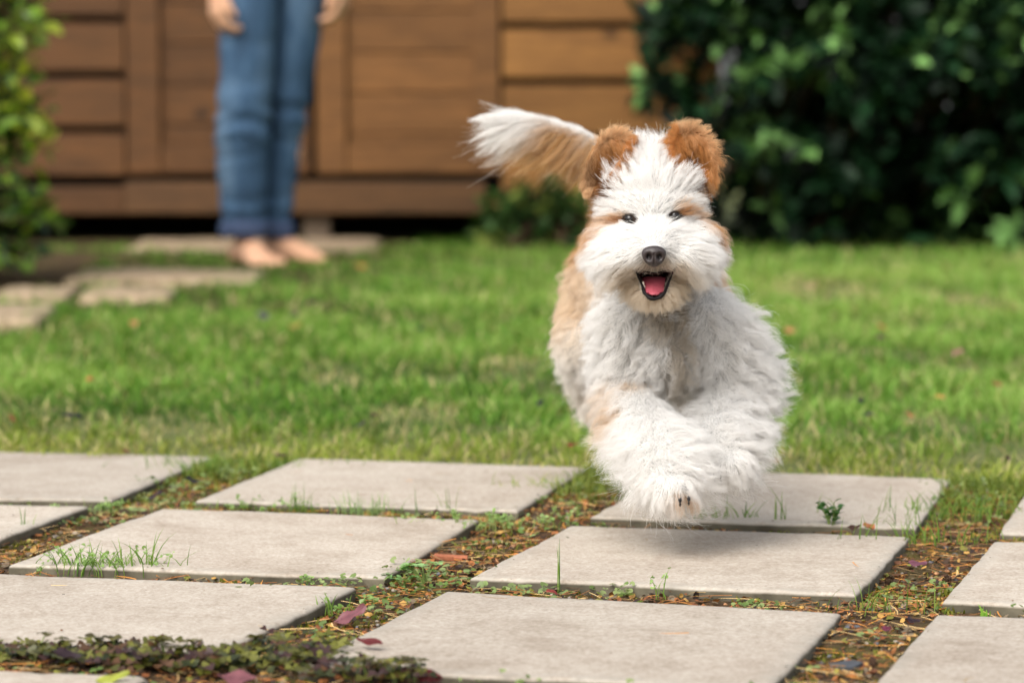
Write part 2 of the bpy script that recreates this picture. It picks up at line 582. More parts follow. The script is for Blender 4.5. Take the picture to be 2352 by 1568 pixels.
# ------------------------------------------------------------------ grass
def ribbons(P, W, side, col_root, col_tip):
    """P (n,k,3) centre lines, W (n,k) half widths, side (n,3); the last ring closes to a point when W is 0 there"""
    n, k, _ = P.shape
    A = P - side[:, None, :] * W[..., None]
    B = P + side[:, None, :] * W[..., None]
    V = np.stack([A, B], 2).reshape(-1, 3)
    base = (np.arange(n) * 2 * k)[:, None]
    q = []
    for j in range(k - 1):
        q.append(np.stack([base[:, 0] + 2 * j, base[:, 0] + 2 * j + 1, base[:, 0] + 2 * j + 3, base[:, 0] + 2 * j + 2], -1))
    q = np.concatenate(q)
    t = np.linspace(0, 1, k)[None, :, None]
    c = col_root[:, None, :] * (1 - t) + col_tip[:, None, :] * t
    C = np.repeat(c[:, :, None, :], 2, 2).reshape(-1, 3)
    return V, q, C

def blades(root, h, lean, width, c0, c1, k=4):
    n = len(root)
    a = rng.uniform(0, 2 * np.pi, n)
    d = np.stack([np.cos(a), np.sin(a), a * 0], -1)
    t = np.linspace(0, 1, k)
    P = root[:, None, :] + d[:, None, :] * (h * lean)[:, None, None] * (t ** 1.8)[None, :, None]
    P[:, :, 2] += (h[:, None] * np.sqrt(np.clip(1 - (lean[:, None] * t[None] * .75) ** 2, .05, 1))) * t[None]
    W = width[:, None] * np.array([0.75, 1.0, 0.7, 0.06])[None, :k]
    b = a + np.pi / 2 + rng.normal(0, .7, n)
    side = np.stack([np.cos(b), np.sin(b), b * 0], -1)
    return ribbons(P, W, side, c0, c1)

G_dk, G_md, G_lt, G_ye, G_st = s2l(38, 78, 18), s2l(90, 136, 42), s2l(152, 184, 94), s2l(176, 176, 80), s2l(206, 190, 140)
def lawn_pts(n, y0, y1, xm):
    Y = y0 + (y1 - y0) * rng.random(n)
    X = (rng.random(n) * 2 - 1) * (Y * 0.18 * xm + 0.35)
    return np.stack([X, Y], -1)

soil_patch = np.array([gnd(-400, 575)[:2], gnd(245, 578)[:2], gnd(160, 668)[:2], gnd(-420, 720)[:2]])
def lawn_ok(P):
    ok = behind(P) > -0.016 + .014 * wob(np.column_stack([P, P[:, 0] * 0]), 18, 92)
    for Q in fq:
        ok &= ~in_quad(P, Q, -0.065 + .04 * wob(np.column_stack([P, P[:, 0] * 0]), 14, 91))
    ok &= ~in_quad(P, soil_patch, 0.0)
    ok &= ~((P[:, 1] > 9.45) & (P[:, 0] < -.35))
    return ok

parts = []
for (n, y0, y1, hh, ww) in ((62000, 2.95, 4.2, 0.030, 0.0012), (62000, 4.2, 6.0, 0.034, 0.0017), (46000, 6.0, 8.2, 0.038, 0.0024), (26000, 8.2, 10.6, 0.034, 0.0034)):
    P = lawn_pts(n, y0, y1, 1.25)
    P = P[lawn_ok(P)]
    n = len(P)
    P3 = np.column_stack([P, np.zeros(n)])
    patch = wob(P3, 3.2, 31); patch2 = wob(P3, 11, 32); tuft = wob(P3, 36, 33)
    keep = rng.random(n) < np.clip(0.66 + 0.50 * patch2 + 0.45 * tuft + .2 * patch, 0.08, 1)
    P, P3, patch, patch2, tuft = P[keep], P3[keep], patch[keep], patch2[keep], tuft[keep]
    n = len(P)
    worn = np.zeros(n)
    for wx, wy, rx, ry in ((965, 945, 100, .10), (1190, 830, 90, .14), (1880, 668, 120, .35), (2230, 690, 90, .3), (1780, 1062, 90, .10), (2120, 960, 70, .08), (420, 985, 90, .10), (760, 870, 60, .12)):
        c0 = gnd(wx, wy); worn = np.maximum(worn, smooth01(1.4 - np.sqrt(((P[:, 0] - c0[0]) / (rx * c0[1] / F)) ** 2 + ((P[:, 1] - c0[1]) / (ry * 1.3)) ** 2) + .35 * tuft))
    k2_ = rng.random(n) > worn * .72
    P, P3, patch, patch2, tuft, worn = P[k2_], P3[k2_], patch[k2_], patch2[k2_], tuft[k2_], worn[k2_]
    n = len(P)
    near = np.clip(1 - behind(P) / 0.42, 0, 1)
    root = np.column_stack([P, np.full(n, -0.01)])
    h = (.80 - .3 * worn) * hh * (0.5 + 0.9 * rng.random(n)) * (1 + 0.28 * tuft + 0.12 * patch2) * (1 - 0.45 * near ** 2)
    lean = np.clip(rng.normal(0.80, 0.34, n), 0.05, 1.3)
    w = ww * (0.7 + 0.6 * rng.random(n))
    x = np.clip(0.46 + 0.30 * patch + 0.36 * patch2 + 0.22 * tuft + 0.28 * rng.normal(size=n), 0, 1)[:, None]
    xr = np.clip((P[:, 0] / (P[:, 1] * .18)) * .18 + .06, -.1, .25)[:, None]
    x = np.clip(x + xr, 0, 1)
    c = np.where(x < .5, G_dk + (G_md - G_dk) * x * 2, G_md + (G_lt - G_md) * (x * 2 - 1))
    ye = np.clip(near * 0.75 + 0.18 * np.clip(patch, 0, 1) + 0.3 * rng.random(n) - .18, 0, .85)[:, None]
    c = c * (1 - ye) + G_ye * ye
    st = (rng.random(n) < 0.08 + 0.20 * near + 0.14 * np.clip(-patch2, 0, 1) + .45 * worn)[:, None]
    c = np.where(st, G_st * (0.7 + .4 * rng.random((n, 1))), c)
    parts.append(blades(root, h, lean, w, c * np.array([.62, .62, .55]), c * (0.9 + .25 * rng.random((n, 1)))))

def merge(parts):
    Vs, Qs, Cs, off = [], [], [], 0
    for V, q, C in parts:
        Vs.append(V); Qs.append(q + off); Cs.append(C); off += len(V)
    return np.concatenate(Vs), np.concatenate(Qs), np.concatenate(Cs)
V, q, C = merge(parts)
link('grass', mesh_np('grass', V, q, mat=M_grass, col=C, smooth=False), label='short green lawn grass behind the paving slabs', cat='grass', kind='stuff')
#==PART2==
# ------------------------------------------------------------------ garden shed
YS = 9.9
def sx(px): return float(at(px, HY, YS)[0])
def sz(py): return float(at(CX, py, YS)[2])
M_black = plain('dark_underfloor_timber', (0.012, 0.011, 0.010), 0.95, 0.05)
shed = empty('garden_shed', (0.0, YS, 0.0), label='brown stained timber garden shed with double doors', cat='shed')
def sboard(name, px0, px1, py0, py1, d0, d1, mat, bev=0.004, parent=None):
    """d0/d1: distance of the back and front faces in front of the wall plane"""
    me = box(sx(px0), sx(px1), YS - d1, YS - d0, sz(py1), sz(py0), mat, bev, name)
    return child(name, me, shed)
ZT = -1180    # pixel height of the eaves, far above the picture
# dark inner wall behind all boards and the floor joists seen in the gap underneath
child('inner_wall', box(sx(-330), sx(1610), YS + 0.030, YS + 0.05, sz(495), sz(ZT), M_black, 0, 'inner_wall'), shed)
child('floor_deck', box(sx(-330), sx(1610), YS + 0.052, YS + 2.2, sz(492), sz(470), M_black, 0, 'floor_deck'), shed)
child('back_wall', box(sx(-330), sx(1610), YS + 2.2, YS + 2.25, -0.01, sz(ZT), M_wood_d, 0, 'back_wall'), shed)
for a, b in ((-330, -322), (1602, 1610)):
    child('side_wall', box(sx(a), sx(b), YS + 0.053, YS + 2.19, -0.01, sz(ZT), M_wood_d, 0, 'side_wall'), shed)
# left wall: wide lapped boards with a shadow gap under each
edges = [523 - 0, 412, 298, 174, 46, -80, -205, -330, -455, -580, -705, -830, -955, -1080, -1180]
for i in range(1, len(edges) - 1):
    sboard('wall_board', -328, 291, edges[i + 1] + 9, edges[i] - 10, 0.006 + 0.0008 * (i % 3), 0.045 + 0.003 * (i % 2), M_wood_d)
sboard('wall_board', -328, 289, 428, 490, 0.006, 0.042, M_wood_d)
# right wall
edges_r = [452, 318, 188, 60, -66, -192, -318, -444, -570, -696, -822, -948, -1074, -1180]
for i in range(len(edges_r) - 1):
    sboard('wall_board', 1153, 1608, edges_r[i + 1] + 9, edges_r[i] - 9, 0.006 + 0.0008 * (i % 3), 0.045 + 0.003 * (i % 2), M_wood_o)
sboard('wall_board', 1120, 1608, 458, 490, 0.006, 0.040, M_wood_o)
# double doors: stiles, rails and matchboard infill
def door(x0, x1, xs0, xs1, mat, lines, nm):
    sboard('door_stile', x0, xs0, ZT + 130, 398, 0.012, 0.060, mat)
    sboard('door_stile', xs1, x1, ZT + 130, 398, 0.012, 0.058, mat)
    sboard('door_rail', xs0 + 1, xs1 - 1, 334, 397, 0.012, 0.052, mat)
    sboard('door_rail', xs0 + 1, xs1 - 1, ZT + 131, ZT + 200, 0.012, 0.052, mat)
    ls = [334] + lines
    y = ls[-1]
    while y > ZT + 330:
        y -= 95
        ls.append(y)
    ls.append(ZT + 200)
    for a, b in zip(ls[:-1], ls[1:]):
        sboard('door_board', xs0 - 6, xs1 + 6, b + 1.6, a - 1.6, 0.008, 0.036 + 0.0015 * random.random(), mat, 0.003)
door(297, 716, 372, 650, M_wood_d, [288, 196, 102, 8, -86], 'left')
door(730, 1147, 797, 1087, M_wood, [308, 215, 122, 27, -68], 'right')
sboard('threshold_beam', 292, 1116, 416, 489, 0.006, 0.075, make_wood('dark_beam_wood', s2l(58, 40, 22), s2l(94, 64, 35)), 0.006)
sboard('corner_post', 1610, 1650, ZT, 490, -0.1, 0.062, M_wood_o)
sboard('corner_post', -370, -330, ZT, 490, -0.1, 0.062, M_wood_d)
for a, b in ((-330, -270), (-60, -10), (695, 757), (1240, 1300), (1540, 1600)):
    me = box(sx(a), sx(b), YS - 0.02, YS + 0.08, -0.02, sz(491), plain('grey_block', s2l(92, 80, 68), 0.9, 0.1, (40, .5, .004), (14, .3)), 0.004, 'support_block')
    child('support_block', me, shed)
iron = plain('black_iron', (0.02, 0.02, 0.022), 0.45, 0.5)
child('door_handle', box(sx(742), sx(752), YS - 0.10, YS - 0.061, sz(-220), sz(-110), iron, 0.004, 'door_handle'), shed)
# roof with a short overhang
bm = bmesh.new()
zr = sz(ZT)
xa, xb, xm_ = sx(-430), sx(1710), sx(640)
pts = [(xa, zr - .02), (xm_, zr + .55), (xb, zr - .02), (xb, zr + .04), (xm_, zr + .61), (xa, zr + .04)]
f0 = [bm.verts.new((x, YS - 0.28, z)) for x, z in pts]
f1 = [bm.verts.new((x, YS + 2.5, z)) for x, z in pts]
for i in range(6):
    j = (i + 1) % 6
    bm.faces.new((f0[i], f0[j], f1[j], f1[i]))
bm.faces.new((f0[0], f0[5], f0[4], f0[1])); bm.faces.new((f0[1], f0[4], f0[3], f0[2]))
me = bpy.data.meshes.new('roof'); bm.to_mesh(me); bm.free()
me.materials.append(plain('roofing_felt', s2l(60, 62, 60), 0.95, 0.1, (60, .4, .004), (10, .2)))
child('roof', me, shed)
gv = np.array([[sx(-330), YS - 0.005, zr - .02], [sx(1610), YS - 0.005, zr - .02], [xm_, YS - 0.005, zr + .53]])
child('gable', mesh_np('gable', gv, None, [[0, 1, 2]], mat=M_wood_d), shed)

# ------------------------------------------------------------------ leaves
def leaf_template(L=1.0, W=0.5, seg=4, fold=0.12, droop=0.15, tipp=0.0, belly=0.45):
    t = np.linspace(0, 1, seg + 1)
    w = W * 0.5 * np.sin(np.pi * np.clip(t, 0, 1) ** (0.5 / belly * .6 + .25)) ** 0.8
    w[0] = 0.03 * W; w[-1] = 0.02 * W
    mid = np.stack([t * L, 0 * t, -droop * L * t ** 2], -1)
    a = mid + np.stack([0 * t, w, fold * w * 2], -1)
    b = mid + np.stack([0 * t, -w, fold * w * 2], -1)
    V = np.concatenate([a, mid, b])
    n = seg + 1
    q = []
    for i in range(seg):
        q.append((i, n + i, n + i + 1, i + 1)); q.append((n + i, 2 * n + i, 2 * n + i + 1, n + i + 1))
    return V, np.array(q)

def scatter_tmpl(tm, pos, fwd, up, scale, col, tipcol=None):
    TV, TQ = tm
    n, m = len(pos), len(TV)
    f = nrm(fwd); s = nrm(np.cross(up, f)); u = np.cross(f, s)
    sc = scale[:, None, None]
    V = pos[:, None] + sc * (TV[None, :, 0, None] * f[:, None] + TV[None, :, 1, None] * s[:, None] + TV[None, :, 2, None] * u[:, None])
    q = TQ[None] + (np.arange(n) * m)[:, None, None]
    C = np.repeat(col[:, None, :], m, 1)
    return V.reshape(-1, 3), q.reshape(-1, TQ.shape[1]), C.reshape(-1, 3)

def tube(path, rad, k=7, closed=False):
    path = np.asarray(path, float); rad = np.asarray(rad, float) * np.ones(len(path))
    n = len(path)
    tg = np.gradient(path, axis=0)
    if closed: tg = np.roll(path, -1, 0) - np.roll(path, 1, 0)
    tg = nrm(tg)
    ref = np.array([0.13, 0.2, 0.97])
    s = nrm(np.cross(tg, ref)); u = np.cross(tg, s)
    a = np.linspace(0, 2 * np.pi, k, endpoint=False)
    V = path[:, None] + rad[:, None, None] * (np.cos(a)[None, :, None] * s[:, None] + np.sin(a)[None, :, None] * u[:, None])
    i = np.arange(n * k).reshape(n, k)
    q = []
    for r_ in range(n if closed else n - 1):
        r2 = (r_ + 1) % n
        q.append(np.stack([i[r_], np.roll(i[r_], -1), np.roll(i[r2], -1), i[r2]], -1))
    return V.reshape(-1, 3), np.concatenate(q)

def branch_mesh(paths, name, mat):
    parts = []
    for p, r in paths:
        V, q = tube(p, r, 6)
        parts.append((V, q, np.zeros((len(V), 3))))
    V, q, C = merge(parts)
    return mesh_np(name, V, q, mat=mat)

def bezier(p0, p1, p2, n=10):
    t = np.linspace(0, 1, n)[:, None]
    return (1 - t) ** 2 * p0 + 2 * t * (1 - t) * p1 + t ** 2 * p2

# ---- evergreen shrub on the right, a deep mass of glossy leaves
def evergreen(name, label, base, ok, n, box_px, Yr, size, seed, dens, greens, trunk_px, cat='shrub'):
    r = np.random.default_rng(seed)
    o = empty(name, tuple(base), label=label, cat=cat)
    # twig tips first, then a rosette of leaves at each tip
    pts = []
    while len(pts) < n:
        px = r.uniform(box_px[0], box_px[1]); py = r.uniform(box_px[2], box_px[3])
        dep = r.random() ** (1.6 if py < 250 else .8)
        if ok(px, py, dep, r):
            pts.append(at(px, py, Yr[0] + (Yr[1] - Yr[0]) * dep))
    pts = np.array(pts)
    m = 6
    cen = np.repeat(pts, m, 0)
    # the shoots reach outwards and upwards
    sh = nrm(np.stack([r.normal(0, .6, n), r.normal(-.55, .4, n), r.normal(.35, .45, n)], -1))
    sh = np.repeat(sh, m, 0)
    rv = nrm(r.normal(size=(n * m, 3)))
    fwd = nrm(sh * 0.8 + rv * 0.9 + np.array([0, -0.15, -0.15]))
    upv = nrm(np.array([0, -0.25, 1.0]) + r.normal(0, .45, (n * m, 3)))
    sc = size * np.repeat(0.65 + .7 * r.random(n), m) * (0.6 + .6 * r.random(n * m))
    tone = np.repeat(r.random(n), m)[:, None]
    c = greens[0] + (greens[1] - greens[0]) * np.clip(tone + .25 * r.normal(size=(n * m, 1)), 0, 1)
    new = np.repeat(r.random(n) < 0.19, m)[:, None]
    c = np.where(new, greens[2] * (0.8 + .4 * r.random((n * m, 1))), c)
    V, q, C = scatter_tmpl(leaf_template(1, .46, 4, .14, .18), cen + fwd * 0.01, fwd, upv, sc, c)
    child('foliage', mesh_np('foliage', V, q, mat=M_laurel, col=C), o)
    paths = []
    for k in range(26):
        tgt = pts[r.integers(n)]
        b0 = np.array(base) + np.array([r.normal(0, trunk_px), r.normal(0, .12), 0])
        midp = (b0 + tgt) / 2 + np.array([0, .15, .15])
        p = bezier(b0, midp, tgt, 9)
        paths.append((p, np.linspace(.016, .004, 9)))
    for k in range(0, n, 3):
        p = bezier(pts[k] + np.array([r.normal(0, .03), .22, -.12]), pts[k] + np.array([0, .08, -.07]), pts[k], 4)
        paths.append((p, np.linspace(.005, .002, 4)))
    child('branches', branch_mesh(paths, 'branches', M_bark), o)
    return o

def hedge_ok(px, py, dep, r):
    left = np.interp(py, [-900, -120, 0, 60, 130, 180, 235, 300, 420, 560], [1600, 1520, 1505, 1470, 1510, 1455, 1485, 1520, 1540, 1560])
    left += 60 * dep + 30 * math.sin(py * .05)
    if px < 1690 and dep > .48: return False
    if px < left: return False
    # the lower front is bare: leaves thin out towards the ground and sit deeper in
    low = smooth01((py - 330) / 200.0)
    if r.random() < low * 0.80 and dep < .5: return False
    # open hollows between the leaf sprays
    h = pnoise(Vector((px * .0085, py * .0105, dep * 2.2)))
    return h > -0.12 or dep > .38
GH = [s2l(6, 16, 10), s2l(26, 56, 30), s2l(110, 150, 84)]
hedge = evergreen('evergreen_shrub', 'tall dense dark green evergreen shrub beside the shed behind the dog', (1.45, 10.3, 0.0), hedge_ok, 8500,
          (1400, 2900, -900, 552), (9.1, 10.5), 0.078, 5, 1, GH, 0.35)
# a reaching twig at the shrub's edge over the shed boards
# ---- small dark shrub in front of the shed base
def low_ok(px, py, dep, r):
    cx, cyy = 1230, 520
    return ((px - cx) / 150.0) ** 2 + ((py - cyy) / 100.0) ** 2 + .5 * math.sin(px * .05 + 1) * math.sin(py * .04 + px * .02) < 1 - .3 * dep and py < 548
evergreen('low_shrub', 'low dark leafy shrub at the foot of the shed under the tail', tuple(at(1240, 555, 9.62) * np.array([1, 1, 0])), low_ok, 130,
          (1060, 1420, 380, 550), (9.4, 9.75), 0.050, 8, 1, [s2l(26, 48, 22), s2l(62, 92, 40), s2l(120, 132, 60)], 0.08)

# ---- yellow-green shrub on the left
def left_shrub():
    r = np.random.default_rng(77)
    base = gnd(-150, 640) * np.array([1, 1, 0])
    o = empty('leafy_shrub', tuple(base), label='yellow-green leafy shrub leaning in at the left edge', cat='shrub')
    prof_y = [-700, -150, 0, 60, 110, 190, 240, 300, 340, 385, 430, 470, 512, 560, 600, 640]
    prof_x = [-60, 70, 95, 105, 60, 110, 85, 60, 85, 120, 75, 100, 128, 85, 60, 10]
    paths, lp, lf, lu, ls, lc = [], [], [], [], [], []
    for k in range(210):
        py = r.uniform(-620, 615)
        Y = 7.25 + r.normal(0, .22)
        reach = np.interp(py, prof_y, prof_x) - abs(r.normal(0, 1)) * 80 + 32
        tip = at(reach, py, Y)
        b0 = base + np.array([r.normal(-.12, .12), r.normal(0, .1), 0])
        mid = np.array([b0[0] * .6 + tip[0] * .4, (b0[1] + tip[1]) / 2, max(tip[2] * .9 + .05, .03)])
        p = bezier(b0, mid, tip, 12)
        paths.append((p, np.linspace(.006, .0015, 12)))
        tg = nrm(np.gradient(p, axis=0))
        nl = 16
        for j in range(nl):
            s = 0.42 + .58 * j / (nl - 1)
            i = min(int(s * 11), 10); fr = s * 11 - i
            pp = p[i] * (1 - fr) + p[i + 1] * fr
            sd = nrm(np.cross(tg[i], r.normal(size=3)))
            fwd = nrm(tg[i] * .7 + sd * .9 + np.array([.12, -.1, .05]))
            lp.append(pp); lf.append(fwd); lu.append(nrm(np.array([0, -.3, 1]) + r.normal(0, .4, 3)))
            ls.append((.030 + .028 * r.random()) * (.75 + .35 * s))
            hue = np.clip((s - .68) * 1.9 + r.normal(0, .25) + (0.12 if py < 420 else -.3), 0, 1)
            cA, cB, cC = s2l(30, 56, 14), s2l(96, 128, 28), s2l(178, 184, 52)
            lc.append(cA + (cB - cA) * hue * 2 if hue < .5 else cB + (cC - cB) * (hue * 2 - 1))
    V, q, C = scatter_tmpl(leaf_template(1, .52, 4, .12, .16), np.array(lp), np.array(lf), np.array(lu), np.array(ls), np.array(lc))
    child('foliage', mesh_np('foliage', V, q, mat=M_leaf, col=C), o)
    child('stems', branch_mesh(paths, 'stems', M_bark), o)
left_shrub()

# ------------------------------------------------------------------ voxel-merged bodies
def ico(sub=2):
    bm = bmesh.new()
    bmesh.ops.create_icosphere(bm, subdivisions=sub, radius=1.0)
    bm.verts.ensure_lookup_table()
    V = np.array([v.co[:] for v in bm.verts]); T = np.array([[v.index for v in f.verts] for f in bm.faces])
    bm.free()
    return V, T
ICO = ico(2)

def fuse(name, blobs, voxel, smooth_it):
    """blobs: list of (centre, radii(3)); one closed surface around all of them"""
    V = np.concatenate([np.asarray(c) + ICO[0] * np.asarray(r) for c, r in blobs])
    T = np.concatenate([ICO[1] + i * len(ICO[0]) for i in range(len(blobs))])
    me = mesh_np(name + '_src', V, None, T)
    o = bpy.data.objects.new(name + '_src', me)
    COL.objects.link(o)
    m = o.modifiers.new('r', 'REMESH'); m.mode = 'VOXEL'; m.voxel_size = voxel; m.use_smooth_shade = True
    if smooth_it:
        s = o.modifiers.new('s', 'SMOOTH'); s.factor = 0.5; s.iterations = smooth_it
    dg = bpy.context.evaluated_depsgraph_get()
    out = bpy.data.meshes.new_from_object(o.evaluated_get(dg), depsgraph=dg)
    bpy.data.objects.remove(o)
    bpy.data.meshes.remove(me)
    out.name = name
    return out

def chain(pts, step=0.35):
    """pts: list of (xyz, r or radii); returns blobs along the joined line"""
    out = []
    for (a, ra), (b, rb) in zip(pts[:-1], pts[1:]):
        a, b = np.asarray(a, float), np.asarray(b, float)
        ra, rb = np.ones(3) * ra, np.ones(3) * rb
        n = max(2, int(np.linalg.norm(b - a) / (step * min(ra.min(), rb.min()))) + 1)
        for t in np.linspace(0, 1, n):
            out.append((a + (b - a) * t, ra + (rb - ra) * t))
    return out

# ------------------------------------------------------------------ person
YP = 8.17
def pp(px, py, dY=0.0): return at(px, py, YP + dY)
PS = YP / F
person = empty('person', tuple(gnd(630, 606)), label='barefoot person in rolled blue jeans standing by the shed', cat='person')
M_skin = plain('skin', s2l(212, 164, 132), 0.5, 0.35, (90, .2, .002), (25, .12))
def denim():
    m, t, out = mat_new('blue_denim')
    tc = t.nodes.new('ShaderNodeTexCoord')
    mp = t.nodes.new('ShaderNodeMapping'); mp.inputs['Scale'].default_value = (1, 1, .35)
    t.links.new(tc.outputs['Object'], mp.inputs['Vector'])
    f = noise_n(t, mp.outputs[0], 9, 5, .6)
    w = noise_n(t, tc.outputs['Object'], 500, 3, .6)
    c = ramp(t, f, [(0.28, s2l(26, 46, 66)), (0.5, s2l(56, 84, 112)), (0.74, s2l(110, 136, 160))])
    c = mixc(t, .25, c, ramp(t, w, [(.35, s2l(18, 34, 50)), (.65, s2l(96, 120, 146))]))
    p = N(t, 'ShaderNodeBsdfPrincipled', Roughness=.85)
    p.inputs['Specular IOR Level'].default_value = .2
    t.links.new(c, p.inputs['Base Color'])
    t.links.new(bump_n(t, w, .4, .0006), p.inputs['Normal'])
    t.links.new(p.outputs[0], out.inputs['Surface'])
    return m
M_denim = denim()
M_denim_in = plain('denim_reverse', s2l(66, 78, 104), 0.9, .15, (400, .4, .0006), (30, .15))

hipz = 0.86
# the person faces a little towards the picture's right
fac = nrm(np.array([.42, -.9, 0])); sid = np.array([-fac[1], fac[0], 0]) * -1   # sid points to the picture's left

legL = [(-140, 585, 66, .02), (-60, 580, 64, .01), (0, 578, 62, 0), (80, 569, 66, 0), (170, 567, 60, 0), (240, 562, 62, -.005), (285, 558, 63, -.005), (320, 557, 62, 0), (400, 556, 57, .01), (470, 559, 53, .015), (512, 561, 50, .02)]
legR = [(-140, 690, 62, .10), (-60, 690, 60, .10), (0, 688, 62, .11), (100, 677, 58, .12), (200, 664, 52, .13), (260, 657, 50, .135), (300, 652, 48, .14), (400, 640, 43, .15), (470, 634, 40, .155), (512, 631, 39, .16)]
def leg_mesh(spec, folds, seed, lean):
    ys = np.array([s[0] for s in spec], float)
    yy = np.linspace(ys[0], ys[-1], 90)
    xc = np.interp(yy, ys, [s[1] for s in spec]); hw = np.interp(yy, ys, [s[2] for s in spec]); dy = np.interp(yy, ys, [s[3] for s in spec])
    k_ = np.ones(9) / 9
    sm = lambda a: np.convolve(np.pad(a, 4, 'edge'), k_, 'valid')
    xc, hw, dy = sm(xc), sm(hw), sm(dy)
    K = 56
    a = np.linspace(0, 2 * np.pi, K, endpoint=False)
    V = np.zeros((len(yy), K, 3))
    for j, y in enumerate(yy):
        c = pp(xc[j], y, dy[j])
        rx = hw[j] * PS
        ry = rx * 1.12
        rr = np.ones(K)
        P3 = np.stack([np.cos(a) * 1.0, np.sin(a) * 1.0, np.full(K, y * 0.012)], -1)
        rr = rr + 0.022 * wob(P3, 3.0, seed) + 0.012 * wob(P3, 7.0, seed + 1)
        for (fy, amp, wd, sl, ph) in folds:
            rr = rr + 1.0 * amp * np.exp(-((y - fy - sl * np.cos(a - ph) * 30) / wd) ** 2) * (0.55 + 0.45 * np.cos(a - ph))
        V[j] = c + np.stack([np.cos(a) * rx * rr, np.sin(a) * ry * rr, 0 * a], -1)
    i = np.arange(len(yy) * K).reshape(len(yy), K)
    q = np.stack([i[:-1], np.roll(i[:-1], -1, 1), np.roll(i[1:], -1, 1), i[1:]], -1).reshape(-1, 4)
    return V, q, (xc[-1], hw[-1], dy[-1])
fl = [(205, .06, 16, .7, 4.2), (248, -.12, 9, .5, 4.4), (272, .11, 11, -.5, 4.9), (300, -.13, 8, -.8, 5.2), (322, .09, 12, -.6, 4.6), (345, -.06, 9, .5, 4.2), (395, .04, 18, 1.1, 5.2), (440, -.07, 10, .9, 5.0), (468, .07, 10, .6, 4.4), (490, -.08, 7, .4, 4.8), (120, .03, 30, 1.3, 5.0), (60, -.03, 16, 1.5, 5.3)]
fr = [(215, .06, 16, .6, 5.6), (262, -.12, 10, -.5, 5.0), (290, .10, 12, -.4, 5.4), (312, -.10, 8, .5, 5.2), (360, .05, 16, .7, 5.0), (430, -.07, 11, .8, 4.8), (462, .07, 10, .5, 5.4), (488, -.08, 7, .4, 5.0), (110, .04, 26, 1.2, 4.6)]
jp = []
cuffs = []
for spec, fo, sd in ((legL, fl, 3), (legR, fr, 13)):
    V, q, e = leg_mesh(spec, fo, sd, 0)
    jp.append((V.reshape(-1, 3), q, np.zeros((V.shape[0] * V.shape[1], 3)))); cuffs.append(e)
# hips of the jeans: a ring bridge from both thighs up to the waist
K = 48
a = np.linspace(0, 2 * np.pi, K, endpoint=False)
HV = []
hc = pp(634, -140, .06)
for j, (dz, wx, wy) in enumerate(((-.075, .10, .072), (-.03, .168, .105), (.0, .176, .112), (.05, .178, .118), (.10, .170, .114), (.16, .152, .102), (.20, .145, .098))):
    HV.append(hc + np.stack([np.cos(a) * wx, np.sin(a) * wy, np.full(K, dz)], -1))
HV = np.array(HV)
i = np.arange(len(HV) * K).reshape(len(HV), K)
q = np.stack([i[:-1], np.roll(i[:-1], -1, 1), np.roll(i[1:], -1, 1), i[1:]], -1).reshape(-1, 4)
jp.append((HV.reshape(-1, 3), q, np.zeros((HV.size // 3, 3))))
V, q, C = merge(jp)
child('jeans', mesh_np('jeans', V, q, mat=M_denim), person)
for (xc, hw, dy), sd in zip(cuffs, (1, 2)):
    V = []
    K = 40
    a = np.linspace(0, 2 * np.pi, K, endpoint=False)
    for (y, g) in ((508, .98), (511, 1.10), (520, 1.15), (534, 1.13), (545, 1.10), (548, 1.02), (544, .93), (515, .92)):
        c = pp(xc + .5, y, dy)
        P3 = np.stack([np.cos(a), np.sin(a), 0 * a], -1)
        rr = hw * PS * g * (1 + .035 * wob(P3, 3, sd))
        V.append(c + np.stack([np.cos(a) * rr, np.sin(a) * rr * 1.1, .006 * wob(P3, 2.2, sd + 5)], -1))
    V = np.array(V)
    i = np.arange(len(V) * K).reshape(len(V), K)
    q = np.stack([i[:-1], np.roll(i[:-1], -1, 1), np.roll(i[1:], -1, 1), i[1:]], -1).reshape(-1, 4)
    child('jeans_cuff', mesh_np('jeans_cuff', V.reshape(-1, 3), q, mat=M_denim_in), person)

hL = gnd(565, 594); tL = gnd(640, 617)
hR = gnd(632, 586); tR = gnd(752, 603)
def foot_pts(mid_heel, direction, L):
    return mid_heel, mid_heel + nrm(direction) * L
ankL = pp(cuffs[0][0], 548, cuffs[0][2]); ankR = pp(cuffs[1][0], 548, cuffs[1][2])
dL = nrm(np.array([.46, -.89, 0])); dR = nrm(np.array([.80, -.60, 0]))
zL = np.array([1, 1, 0]); 
hl = ankL * zL - dL * .055; hr = ankR * zL - dR * .055

# the body itself: one surface through ankles, legs, torso, arms, hands, neck and head
shL = hc + np.array([-.17, .0, .62]); shR = hc + np.array([.17, .03, .62])
wrL = pp(497, -30, -.09); wrR = pp(786, -50, .06)
blobs = []
for ank, spec in ((ankL, legL), (ankR, legR)):
    f0 = ank * zL + np.array([0, 0, .05])
    kn = pp(spec[5][1], 240, spec[5][3]); th = pp(spec[0][1], -100, spec[0][3])
    blobs += chain([(f0, .030), (f0 + np.array([0, 0, .09]), .034), (kn + np.array([0, .01, -.14]), .046), (kn, .048), (th, .062), (hc + (th - hc) * .6 + np.array([0, 0, .06]), .075)])
blobs += chain([(hc + np.array([0, 0, .02]), (.14, .09, .09)), (hc + np.array([0, 0, .22]), (.12, .08, .09)), (hc + np.array([0, .01, .42]), (.135, .09, .1)), (hc + np.array([0, .01, .56]), (.13, .075, .07))])
neck = hc + np.array([0, 0, .68]); head = neck + np.array([.015, -.02, .17])
blobs += chain([(hc + np.array([0, .01, .58]), .06), (neck, .052), (neck + np.array([0, 0, .07]), .05)])
